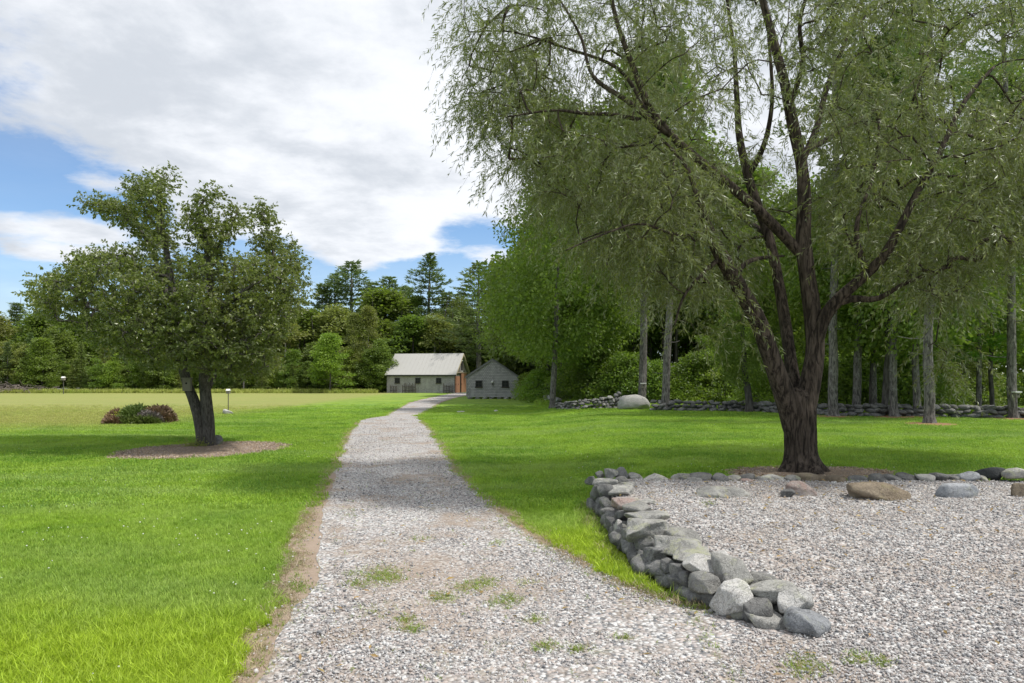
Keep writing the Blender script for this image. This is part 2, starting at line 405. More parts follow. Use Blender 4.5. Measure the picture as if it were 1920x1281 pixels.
def bark_mat(name, c1, c2, sx=14, sz=2.2, bd=.03, blotch=None):
    m, N, b = new_mat(name)
    tc = N.n('ShaderNodeTexCoord'); mp = N.n('ShaderNodeMapping'); N.set(mp.inputs[0], tc.outputs['Object']); mp.inputs['Scale'].default_value = (sx, sx, sz)
    n = N.noise(mp.outputs[0], 1.0, 7, .65, .6)
    c = N.mix(N.ss(n, .36, .64), c1, c2)
    n2 = N.noise(tc.outputs['Object'], 2.2, 4, .6)
    if blotch: c = N.mix(N.ss(n2, .55, .68, 0, .6), c, blotch)
    else: c = N.mix(N.ss(n2, .5, .7, 0, .4), c, c1)
    N.set(b.inputs['Base Color'], c); b.inputs['Roughness'].default_value = .92; b.inputs['Specular IOR Level'].default_value = .15
    bump(N, b, n, 1.0, bd); return m
def shingle_mat(name, c1, c2, course=.13, wide=.16):
    """weathered cedar shingles: courses with narrow joints, each shingle its own grey"""
    m, N, b = new_mat(name)
    tc = N.n('ShaderNodeTexCoord'); uv = N.sep(tc.outputs['UV'])
    cb = N.n('ShaderNodeCombineXYZ'); N.set(cb.inputs[0], uv[0]); N.set(cb.inputs[1], uv[1])
    br = N.n('ShaderNodeTexBrick'); N.set(br.inputs['Vector'], cb.outputs[0]); br.inputs['Scale'].default_value = 1
    br.inputs['Color1'].default_value = (*c1, 1); br.inputs['Color2'].default_value = (*c2, 1); br.inputs['Mortar'].default_value = (.075, .072, .07, 1)
    br.inputs['Mortar Size'].default_value = .012; br.inputs['Brick Width'].default_value = wide; br.inputs['Row Height'].default_value = course; br.inputs['Bias'].default_value = -.1
    n = N.noise(tc.outputs['Object'], 1.6, 6, .65)
    c = N.mix(N.ss(n, .45, .7, 0, .55), br.outputs['Color'], (.42, .41, .40))
    st = N.n('ShaderNodeMapping'); N.set(st.inputs[0], tc.outputs['Object']); st.inputs['Scale'].default_value = (5, 5, .7)
    c = N.mix(N.ss(N.noise(st.outputs[0], 1, 4, .6), .5, .75, 0, .45), c, (.15, .145, .14))
    N.set(b.inputs['Base Color'], c); b.inputs['Roughness'].default_value = .9; b.inputs['Specular IOR Level'].default_value = .15
    bump(N, b, br.outputs['Fac'], -.6, .02); return m

M = {}
M['ground'] = ground_mat(); M['blade'] = grass_blade_mat(); M['gravel'] = gravel_mat(False); M['drive'] = gravel_mat(True); M['pebble'] = pebble_mat(); M['dirt'] = dirt_mat()
M['granite'] = stone_mat('granite', (.20, .195, .185), (.37, .36, .33), lich=(.36, .365, .23), lam=.75)
M['dark_stone'] = stone_mat('dark_fieldstone', (.10, .10, .098), (.235, .23, .22), lich=(.27, .28, .19), lam=.4)
M['pink_stone'] = stone_mat('pink_granite', (.30, .20, .165), (.36, .33, .31), lam=.35)
M['light_stone'] = stone_mat('pale_granite', (.36, .35, .33), (.50, .48, .45), lam=.35, speck=.7)
M['tan_stone'] = stone_mat('tan_fieldstone', (.15, .118, .082), (.25, .205, .15), lich=(.20, .18, .08), lam=.4)
M['blue_stone'] = stone_mat('blue_granite', (.20, .21, .225), (.33, .335, .345), lam=.25)
M['black_stone'] = stone_mat('black_rock', (.03, .033, .034), (.06, .063, .062), lam=0, speck=.2)
M['chips'] = simple('wood_chip', (.40, .31, .22), .9, var=.5, scale=30)
M['mulch'] = simple('mulch_bed', (.22, .165, .12), .95, var=.5, scale=22)
M['needles'] = simple('pine_needle_litter', (.27, .15, .085), .95, var=.4, scale=18)
M['bark_willow'] = bark_mat('willow_bark', (.022, .017, .014), (.125, .098, .078), 22, 3.6, .05)
M['bark_pear'] = bark_mat('pear_bark', (.05, .045, .04), (.14, .128, .115), 34, 7, .015)
M['bark_pine'] = bark_mat('pine_bark', (.06, .056, .052), (.22, .205, .19), 20, 5, .03, blotch=(.34, .34, .32))
M['bark_dark'] = bark_mat('dark_bark', (.05, .045, .04), (.13, .12, .11), 12, 2, .03)
M['bark_birch'] = bark_mat('birch_bark', (.30, .28, .25), (.50, .48, .44), 6, 9, .01)
M['l_willow'] = leaf_mat('willow_leaf', (.060, .098, .018), (.165, .205, .050), back=(.26, .28, .18), trans=.32, rough=.36, objvar=0)
M['l_pear'] = leaf_mat('pear_leaf', (.055, .098, .016), (.165, .210, .044), back=(.18, .21, .09), trans=.34, rough=.38, objvar=0)
M['l_green'] = leaf_mat('maple_leaf', (.085, .145, .020), (.165, .235, .040), trans=.42)
M['l_bright'] = leaf_mat('young_maple_leaf', (.11, .195, .022), (.19, .275, .038), trans=.4)
M['l_olive'] = leaf_mat('birch_leaf', (.135, .175, .045), (.225, .250, .072), trans=.42)
M['l_pine'] = leaf_mat('pine_needle', (.072, .125, .045), (.150, .205, .066), trans=.22)
M['l_hemlock'] = leaf_mat('hemlock_needle', (.080, .130, .032), (.180, .225, .048), trans=.25)
M['l_dark'] = leaf_mat('oak_leaf', (.078, .130, .026), (.155, .205, .042), trans=.42)
M['shingle_barn'] = shingle_mat('barn_shingle', (.45, .425, .43), (.33, .315, .32))
M['shingle_shed'] = shingle_mat('shed_shingle', (.48, .46, .475), (.33, .32, .335))
M['shingle_brown'] = shingle_mat('gable_shingle', (.17, .145, .12), (.11, .095, .08))
M['metal_roof'] = simple('pale_roof_metal', (.42, .408, .385), .5, 0, .04, 1.5)
M['roof_edge'] = simple('grey_roof_shingle', (.13, .13, .13), .9)
M['rust_door'] = simple('red_brown_door_paint', (.31, .15, .095), .7, 0, .12, 3)
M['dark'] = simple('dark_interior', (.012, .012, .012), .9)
M['white'] = simple('white_paint', (.75, .74, .70), .6)
M['brown_wood'] = simple('weathered_brown_wood', (.06, .045, .034), .9, 0, .4)
M['frame_dark'] = simple('dark_window_frame', (.04, .038, .036), .7)
M['post'] = simple('grey_post', (.10, .095, .085), .8)
M['nestbox'] = simple('grey_nest_box', (.22, .20, .17), .85)
m, N_, b_ = new_mat('window_glass'); b_.inputs['Base Color'].default_value = (.02, .022, .024, 1); b_.inputs['Roughness'].default_value = .2; b_.inputs['Specular IOR Level'].default_value = .15; M['glass'] = m

# ------------------------------------------------------------------ ground sheets
def grid_mesh(xs, ys, hf):
    X, Y = np.meshgrid(xs, ys); Z = hf(X, Y)
    V = np.stack([X, Y, Z], -1).reshape(-1, 3); nx = len(xs); ny = len(ys)
    i = np.arange(ny - 1)[:, None] * nx; j = np.arange(nx - 1)[None]
    return V, np.stack([i + j, i + j + 1, i + nx + j + 1, i + nx + j], -1).reshape(-1, 4)
def ground_height(X, Y):
    h = lawn_h(X, Y)
    pin = (X > np.interp(Y, PLy, PLx) + .12) & (Y < 8.96) & (X < 13.8) & (Y > -3.8)
    h = np.where(pin, np.minimum(h, pad_h(Y) - .06) - .05, h)
    lump = .012 * (fbm(X * 2.2, Y * 2.2, 3) - .5)
    return h + lump
xs = np.concatenate([-np.geomspace(400, 12, 30), np.arange(-11.5, 14, .14), np.geomspace(14.5, 400, 30)])
ys = np.concatenate([np.linspace(-40, -5, 12), np.arange(-4, 14, .14), np.arange(14.2, 60, .6), np.geomspace(61, 600, 40)])
V, Q = grid_mesh(xs, ys, ground_height)
tag(obj('ground', mesh_np('ground', V, Q, smooth=True), M['ground']), kind='structure')

def strip(name, mat, yv, lf, rf, dz, nu=24):
    L = lf(yv); Rr = rf(yv); u = np.linspace(0, 1, nu)
    X = L[:, None] + (Rr - L)[:, None] * u[None]; Y = np.repeat(yv[:, None], nu, 1)
    Z = lawn_h(X, Y) + dz
    crown = np.sin(u * np.pi)[None] * .006
    V = np.stack([X, Y, Z + crown], -1).reshape(-1, 3); n = len(yv)
    i = np.arange(n - 1)[:, None] * nu; j = np.arange(nu - 1)[None]
    Q = np.stack([i + j, i + j + 1, i + nu + j + 1, i + nu + j], -1).reshape(-1, 4)
    return tag(obj(name, mesh_np(name, V, Q, smooth=True), mat), kind='structure')
yv = np.concatenate([np.arange(-4, 30, .08), np.arange(30, 82.5, .4)])
def dr_all(y):
    j = np.interp(y, PLy, PLx) + .1
    t = sst(y, 4.55, 4.75)
    return np.where(y < 4.75, j * (1 - t) + drive_r(y) * t, drive_r(y))
strip('dirt_verge', M['dirt'], yv, lambda y: drive_l(y) - .08, lambda y: dr_all(y) + .16, .010)
strip('gravel_driveway', M['drive'], yv, gravel_l, lambda y: dr_all(y) - .02, .016)
# raised gravel parking pad with a skirt on its open side
ysp = np.linspace(-4, 9.02, 84); us = np.linspace(0, 1, 40)
Lf = np.interp(ysp, PLy, PLx)
X = Lf[:, None] + (14 - Lf)[:, None] * us[None] ** 1.5; Y = np.repeat(ysp[:, None], 40, 1)
Z = pad_h(Y) + .014 + .03 * (fbm(X * .9, Y * .9, 3) - .5) * sst(Y, 4.5, 6)
V = np.stack([X, Y, Z], -1)
V = np.concatenate([V[:, :1] + np.array([0, 0, -.5]), V], 1); nu = 41
i = np.arange(len(ysp) - 1)[:, None] * nu; j = np.arange(nu - 1)[None]
Q = np.stack([i + j, i + j + 1, i + nu + j + 1, i + nu + j], -1).reshape(-1, 4)
tag(obj('gravel_pad', mesh_np('gravel_pad', V.reshape(-1, 3), Q, smooth=True), M['gravel']), kind='structure')
def disc_sheet(name, mat, cx, cy, fun, rmax, dz):
    nr, na = 14, 64; V = [[cx, cy, float(lawn_h(cx, cy)) + dz + .03]]
    for k in range(1, nr + 1):
        for a in range(na):
            t = a * 2 * math.pi / na; lo, hi = 0, rmax
            for _ in range(14):
                md = (lo + hi) / 2
                if fun(np.array(cx + md * math.cos(t)), np.array(cy + md * math.sin(t))) < 1.03: lo = md
                else: hi = md
            r_ = lo * k / nr; x = cx + r_ * math.cos(t); y = cy + r_ * math.sin(t)
            V.append([x, y, float(lawn_h(x, y)) + dz + .03 * (1 - (k / nr) ** 3) - (.03 if k == nr else 0)])
    T = [[0, 1 + a, 1 + (a + 1) % na] for a in range(na)]
    Q = [[1 + (k - 1) * na + a, 1 + k * na + a, 1 + k * na + (a + 1) % na, 1 + (k - 1) * na + (a + 1) % na] for k in range(1, nr) for a in range(na)]
    return tag(obj(name, mesh_np(name, V, Q, T, smooth=True), mat), kind='structure')
disc_sheet('pear_mulch_bed', M['mulch'], PEAR.x + .35, PEAR.y - .9, pear_ring, 4, .012)
disc_sheet('willow_mulch_bed', M['mulch'], WILLOW.x + .1, WILLOW.y - .1, willow_ring, 3, .012)

# ------------------------------------------------------------------ scattering (uncountable stuff only)
def scatter(name, pts, rots, scls, protos, label, cat):
    me = bpy.data.meshes.new(name); me.vertices.add(len(pts)); me.vertices.foreach_set('co', np.asarray(pts, np.float32).ravel())
    for an, arr in (('rot', rots), ('scl', scls)):
        at = me.attributes.new(an, 'FLOAT_VECTOR', 'POINT'); at.data.foreach_set('vector', np.asarray(arr, np.float32).ravel())
    at = me.attributes.new('pick', 'INT', 'POINT'); at.data.foreach_set('value', rng.integers(0, len(protos), len(pts)).astype(np.int32))
    o = obj(name, me)
    ng = bpy.data.node_groups.new(name + '_nodes', 'GeometryNodeTree')
    ng.interface.new_socket('Geometry', in_out='INPUT', socket_type='NodeSocketGeometry'); ng.interface.new_socket('Geometry', in_out='OUTPUT', socket_type='NodeSocketGeometry')
    nd = ng.nodes; L = ng.links; gi = nd.new('NodeGroupInput'); go = nd.new('NodeGroupOutput')
    iop = nd.new('GeometryNodeInstanceOnPoints'); L.new(gi.outputs[0], iop.inputs['Points'])
    gti = nd.new('GeometryNodeGeometryToInstance')
    for pr in reversed(protos):
        oi = nd.new('GeometryNodeObjectInfo'); oi.inputs['Object'].default_value = pr; oi.inputs['As Instance'].default_value = True
        L.new(oi.outputs['Geometry'], gti.inputs[0])
    jn = nd.new('GeometryNodeJoinGeometry'); nd.remove(gti)
    for pr in [n for n in nd if n.bl_idname == 'GeometryNodeObjectInfo']: L.new(pr.outputs['Geometry'], jn.inputs[0])
    L.new(jn.outputs[0], iop.inputs['Instance']); iop.inputs['Pick Instance'].default_value = True
    def attr(an, dt, inp):
        a = nd.new('GeometryNodeInputNamedAttribute'); a.data_type = dt; a.inputs['Name'].default_value = an; L.new(a.outputs[0], inp)
    attr('scl', 'FLOAT_VECTOR', iop.inputs['Scale']); attr('pick', 'INT', iop.inputs['Instance Index'])
    a = nd.new('GeometryNodeInputNamedAttribute'); a.data_type = 'FLOAT_VECTOR'; a.inputs['Name'].default_value = 'rot'
    e2r = nd.new('FunctionNodeEulerToRotation'); L.new(a.outputs[0], e2r.inputs[0]); L.new(e2r.outputs[0], iop.inputs['Rotation'])
    L.new(iop.outputs[0], go.inputs[0])
    mod = o.modifiers.new('scatter', 'NODES'); mod.node_group = ng
    return tag(o, label, cat, kind='stuff')
def proto(name, me, mat):
    me.materials.append(mat); return bpy.data.objects.new(name, me)     # never linked: only a source shape

def tuft_mesh(seed, n, rad, h, w, lean=.5):
    r = np.random.default_rng(seed); mb = MB()
    for k in range(n):
        a = r.random() * 6.28; q = rad * math.sqrt(r.random()); bx, by = q * math.cos(a), q * math.sin(a)
        f = r.random() * 6.28; hh = h * (.55 + .6 * r.random()); ln = lean * hh * r.random(); ww = w * (.7 + .6 * r.random())
        sx, sy = -math.sin(f) * ww / 2, math.cos(f) * ww / 2; lx, ly = math.cos(f) * ln, math.sin(f) * ln
        V = [[bx - sx, by - sy, -.01], [bx + sx, by + sy, -.01], [bx + lx * .35 + sx * .8, by + ly * .35 + sy * .8, hh * .6], [bx + lx * .35 - sx * .8, by + ly * .35 - sy * .8, hh * .6], [bx + lx, by + ly, hh]]
        mb.add(V, [[0, 1, 2, 3]], [[3, 2, 4]])
    return mb.mesh('tuft')
tn = [proto('grass_tuft', tuft_mesh(s, 11, .03, .055, .0042, .9), M['blade']) for s in range(4)]
tt = [proto('tall_tuft', tuft_mesh(s + 9, 12, .035, .095, .0052, 1.1), M['blade']) for s in range(4)]
tf = [proto('turf_patch', tuft_mesh(s + 20, 34, .13, .045, .010, .8), M['blade']) for s in range(4)]
def polar(n, d0, d1, marg=1.6):
    d = np.exp(rng.uniform(math.log(d0), math.log(d1), n)); x = rng.uniform(-1, 1, n) * (.80 * d + marg); return x, d
def place(x, y, zf=lawn_h):
    return np.stack([x, y, zf(x, y)], -1)
def rots(n, tilt=.15): return np.stack([rng.normal(0, tilt, n), rng.normal(0, tilt, n), rng.random(n) * 6.28], -1)
x, y = polar(170000, 2.7, 10)
k = lawn_mask(x, y); x, y = x[k], y[k]
s = .75 + .5 * fbm(x * 1.5, y * 1.5, 3) + rng.normal(0, .1, len(x)); s = np.clip(s, .5, 1.5) * (1 - .25 * sst(y, 5, 9))
scatter('lawn_grass', place(x, y), rots(len(x)), np.stack([s, s, s], -1), tn, 'short green lawn blades of the mown grass nearest the camera', 'grass')
x, y = polar(230000, 8.5, 46, 2)
k = lawn_mask(x, y) & (rng.random(len(x)) < 1 - sst(y, 26, 46)); x, y = x[k], y[k]
dryk = (x < -13.5) & (y > 23); s = .8 + .5 * rng.random(len(x)) ; s = s * (1 + .5 * sst(y, 15, 40)); hz = s * (.75 - .3 * sst(y, 15, 40)) * np.where(dryk, .6, 1)
scatter('distant_lawn_grass', place(x, y), rots(len(x)), np.stack([s, s, hz], -1), tf, 'mown lawn stretching away on both sides of the drive', 'grass')
# taller unmown grass: front left corner, along the wall foot
x, y = polar(60000, 2.7, 9)
k = lawn_mask(x, y); wl = np.interp(y, WLy, WLx)
pt = sst(-(y - 4.7) - .35 * (fbm(x * 2, y * 2, 3) - .5) * 4, -.4, .5) * (x < -1.2) * .8 + (x > 0) * (y > 4.5) * np.clip(1 - (wl - x) / .75, 0, 1) * sst(-y, -8.2, -6) + .03 * (fbm(x * 3, y * 3, 2) > .62)
k &= rng.random(len(x)) < pt; x, y = x[k], y[k]
s = rng.uniform(.55, 1.15, len(x)); scatter('tall_grass', place(x, y), rots(len(x), .25), np.stack([s, s, s], -1), tt, 'longer bright grass at the front left corner and along the foot of the dry stone wall', 'grass')
# weeds growing through the gravel
M['weed'] = leaf_mat('weed_blade', (.13, .24, .03), (.25, .33, .07), trans=.3, objvar=.3); M['straw'] = leaf_mat('dry_straw', (.30, .235, .16), (.40, .33, .24), trans=.2, objvar=.3)
weedp = [proto('weed_tuft', tuft_mesh(s + 40, 9, .045, .05, .005, 1.2), M['weed']) for s in range(3)] + [proto('straw_tuft', tuft_mesh(50, 8, .05, .04, .004, 1.8), M['straw'])]
strawp = [proto('straw_tuft', tuft_mesh(s + 51, 10, .06, .035, .004, 2.2), M['straw']) for s in range(3)]
yv_ = np.exp(rng.uniform(math.log(2.8), math.log(26), 9000)); sd_ = rng.random(9000) < .55
xv_ = np.where(sd_, drive_l(yv_) + np.abs(rng.normal(0, .10, 9000)) - .05, np.where(yv_ > 4.7, drive_r(yv_), 50) - rng.normal(0, .06, 9000) + .02)
kk = (xv_ < 20) & (rng.random(9000) < .25 + .75 * (fbm(xv_ * 2, yv_ * 2, 3) > .5)); xv_, yv_ = xv_[kk], yv_[kk]; s = rng.uniform(.4, 1.1, len(xv_))
scatter('dry_grass_litter', np.stack([xv_, yv_, lawn_h(xv_, yv_) + .014], -1), rots(len(xv_), .5), np.stack([s, s, s * .7], -1), strawp, 'dead straw coloured grass lying along both edges of the drive', 'dry grass')
wp = [(720, 1085, 26, 9, 700), (830, 1127, 16, 6, 260), (880, 1107, 26, 7, 300), (912, 1097, 20, 6, 240), (948, 1132, 24, 8, 380), (668, 1100, 16, 4, 120), (760, 1168, 13, 4, 130), (772, 1186, 18, 4, 130), (1005, 1170, 16, 4, 110), (1022, 1220, 15, 5, 160), (1084, 1225, 14, 4, 120), (562, 1104, 26, 5, 130), (1508, 1256, 30, 12, 260), (1605, 1242, 20, 7, 90), (1655, 1247, 12, 5, 60), (655, 970, 14, 8, 60), (790, 1015, 18, 3, 60), (935, 1020, 9, 3, 40), (665, 1080, 20, 5, 60), (1330, 990, 10, 3, 50), (1345, 975, 8, 3, 30), (1172, 1203, 12, 3, 60), (985, 1100, 20, 4, 50), (700, 1150, 30, 8, 50), (1500, 930, 30, 3, 40)]
wx, wy = [], []
for cx_, cy_, sx_, sy_, n_ in wp:
    for _ in range(n_):
        g = G(cx_ + random.gauss(0, sx_ * .75), max(cy_ + random.gauss(0, sy_ * .95), 735), 0); wx.append(g.x); wy.append(g.y)
for _ in range(2500):
    yy = math.exp(random.uniform(math.log(2.9), math.log(22))); a, c = float(drive_l(np.array(yy))), float(drive_r(np.array(max(yy, 4.7))))
    t_ = random.random(); xx = a + (c - a) * (t_ if random.random() < .3 else (.02 + abs(random.gauss(0, .025)) if random.random() < .5 else .98 - abs(random.gauss(0, .03))))
    wx.append(xx); wy.append(yy)
wx, wy = np.array(wx), np.array(wy)
wz = np.where(in_pad(wx, wy), pad_h(wy), lawn_h(wx, wy)) + .012
s = rng.uniform(.25, .75, len(wx)); scatter('weed_grass', np.stack([wx, wy, wz], -1), rots(len(wx), .4), np.stack([s * 1.2, s * 1.2, s * .6], -1), weedp, 'thin tufts of grass and weeds coming up through the gravel drive', 'grass')

ICO = {}
def ico(sub):
    if sub not in ICO:
        bm = bmesh.new(); bmesh.ops.create_icosphere(bm, subdivisions=sub, radius=1)
        V = np.array([v.co[:] for v in bm.verts]); T = np.array([[v.index for v in f.verts] for f in bm.faces]); bm.free(); ICO[sub] = (V, T)
    return ICO[sub]
def stone_mesh(seed, dims, sub=4, cuts=9, rough=.05, boxy=.5):
    r = np.random.default_rng(seed); V, T = ico(sub); V = V.copy(); N0 = V.copy()
    bx = V / np.abs(V).max(1)[:, None]; V = V * (1 - boxy) + bx * boxy * .85
    for c in range(cuts):
        n = r.normal(size=3); n /= np.linalg.norm(n); d = r.uniform(.55, .88); q = V @ n - d
        V = V - np.where(q > 0, q * .93, 0)[:, None] * n
    V = V + N0 * (rough * 1.6 * noise3(N0, 1.6, seed + 1, 2) + rough * .5 * noise3(N0, 5.5, seed + 2, 3))[:, None]
    mx_ = np.abs(V).max(0); V = V / mx_ * np.array(dims) / 2
    return mesh_np('stone', V, None, T, smooth=True)
peb = [proto('pebble', stone_mesh(400 + s, (1, .8 + .2 * (s % 2), .6), 1, 3, .06, .3), M['pebble']) for s in range(6)]
def pebbles(n, d0, d1, size, name, label):
    x, y = polar(n, d0, d1, 3.0)
    pd = in_pad(x, y); wlk = (y > 4.2) & (x > np.interp(y, WLy, WLx) - .02) & (x < np.interp(y, PLy, PLx) - .02)
    onr = (x > gravel_l(y)) & (x < dr_all(y) + .04) & ~wlk
    pr = np.where(pd, 1., 1.) * (pd | onr)
    dirtn = fbm(x * .9 + 4, y * .9, 4) + .4 * fbm(x * 3 + 9, y * 3, 3)
    e1 = ((x + .62) / .75) ** 2 + ((y - 5.35) / 1.0) ** 2 + 3 * (fbm(x * 3, y * 3, 3) - .5); pr = pr * (1 - .45 * sst(-e1, -1.3, -.2))
    pr = np.where(onr & ~pd, pr * (1 - .93 * sst(dirtn, .78, .90)), pr * (1 - .6 * sst(dirtn, .82, .95)))
    edge_ = np.clip((x - gravel_l(y)) / .25, .15, 1); pr = pr * edge_; pr = np.where((x < gravel_l(y)) & (x > drive_l(y) - .03), .06, pr)
    k = rng.random(len(x)) < pr; x, y, pd = x[k], y[k], pd[k]
    # stray pebbles on the dirt verge
    z = np.where(pd, pad_h(y) + .014 + .03 * (fbm(x * .9, y * .9, 3) - .5) * sst(y, 4.5, 6), lawn_h(x, y) + .016) + size * .12
    s = size * np.exp(rng.normal(0, .32, len(x)))
    return scatter(name, np.stack([x, y, z + rng.random(len(x)) * size * .3], -1), rots(len(x), .6), np.stack([s, s, s], -1) * .5, peb, label, 'gravel')
pebbles(200000, 2.3, 9.4, .026, 'gravel', 'pale grey and pink crushed stone covering the drive and the parking pad')
pebbles(135000, 8.5, 30, .034, 'distant_gravel', 'crushed stone on the far part of the drive')

# wood chips and clover
def chip_mesh(s):
    r = np.random.default_rng(s); mb = MB(); mb.box(-.5, .5, -.16, .16, -.05, .05); V = mb.V[0]; V += r.normal(0, .05, V.shape); return mb.mesh('chip')
chips = [proto('chip', chip_mesh(s), M['chips']) for s in range(3)]
chipm = []
for nm, c in (('chip_pale', (.50, .41, .31)), ('chip_brown', (.26, .18, .12)), ('chip_grey', (.34, .29, .27))):
    mm = simple(nm, c, .9, var=.2, scale=9); chipm.append(proto('chip', chip_mesh(len(chipm) + 7), mm))
def ring_pts(n, cx, cy, r, fun, lim=1.04):
    x = rng.uniform(cx - r, cx + r, n); y = rng.uniform(cy - r, cy + r, n); k = fun(x, y) < lim; return x[k], y[k]
x1, y1 = ring_pts(45000, PEAR.x, PEAR.y - .9, 3.2, pear_ring); x2, y2 = ring_pts(20000, WILLOW.x, WILLOW.y, 2.2, willow_ring)
x, y = np.concatenate([x1, x2]), np.concatenate([y1, y2]); s = rng.uniform(.016, .045, len(x))
scatter('wood_chip_mulch', np.stack([x, y, lawn_h(x, y) + .035], -1), rots(len(x), .35), np.stack([s, s, s], -1), chips + chipm, 'wood chip mulch round the feet of the pear tree and the willow', 'mulch')
fl = proto('flower', mesh_np('flower', ico(1)[0] * np.array([1, 1, .8]), None, ico(1)[1]), M['white'])
x, y = polar(4200, 3.5, 26); k = lawn_mask(x, y) & (fbm(x * .7, y * .7, 3) > .56); x, y = x[k], y[k]; k = rng.random(len(x)) < .5; x, y = x[k], y[k]
p_ = place(x, y); p_[:, 2] += .045; s = rng.uniform(.004, .009, len(x))
scatter('clover_flower_scatter', p_, rots(len(x)), np.stack([s, s, s], -1), [fl], 'tiny white clover heads dotted through the lawn', 'clover')

# fallen leaves and twigs on the gravel
M['fallen'] = leaf_mat('fallen_leaf', (.16, .09, .04), (.30, .22, .08), trans=.1, objvar=.4)
def litter_mesh(s):
    r_ = np.random.default_rng(s); V = np.array([[-.5, 0, 0], [0, .16, .06], [.5, .02, .02], [0, -.16, .05]]) + r_.normal(0, .03, (4, 3)); return mesh_np('fallen_leaf', V, [[0, 1, 2, 3]])
fl3_ = [proto('fallen_leaf', litter_mesh(s), M['fallen']) for s in range(3)]
x = np.concatenate([rng.normal(3.6, 2.0, 700), rng.uniform(-1.2, 6, 500)]); y = np.concatenate([rng.normal(7.8, 1.3, 700), rng.uniform(3, 12, 500)])
k = in_pad(x, y) | ((x > gravel_l(y)) & (x < dr_all(y))); x, y = x[k], y[k]; z = np.where(in_pad(x, y), pad_h(y) + .03 * (fbm(x * .9, y * .9, 3) - .5) * sst(y, 4.5, 6), lawn_h(x, y)) + .04; s = rng.uniform(.03, .075, len(x))
scatter('fallen_leaf_litter', np.stack([x, y, z], -1), rots(len(x), .25), np.stack([s, s, s], -1), fl3_, 'brown and yellow willow leaves fallen on the gravel', 'fallen leaves')
# low weeds and soil in the joints at the foot of the wall
yy_ = rng.uniform(4.7, 8.6, 900); xx_ = np.interp(yy_, WLy, WLx) - np.abs(rng.normal(0, .07, 900)) + .02; s = rng.uniform(.5, 1.6, 900)
scatter('wall_foot_weeds', np.stack([xx_, yy_, lawn_h(xx_, yy_) + .0], -1), rots(900, .5), np.stack([s, s, s], -1), weedp, 'scruffy weeds and dead blades in the joint between lawn and dry stone wall', 'weeds')

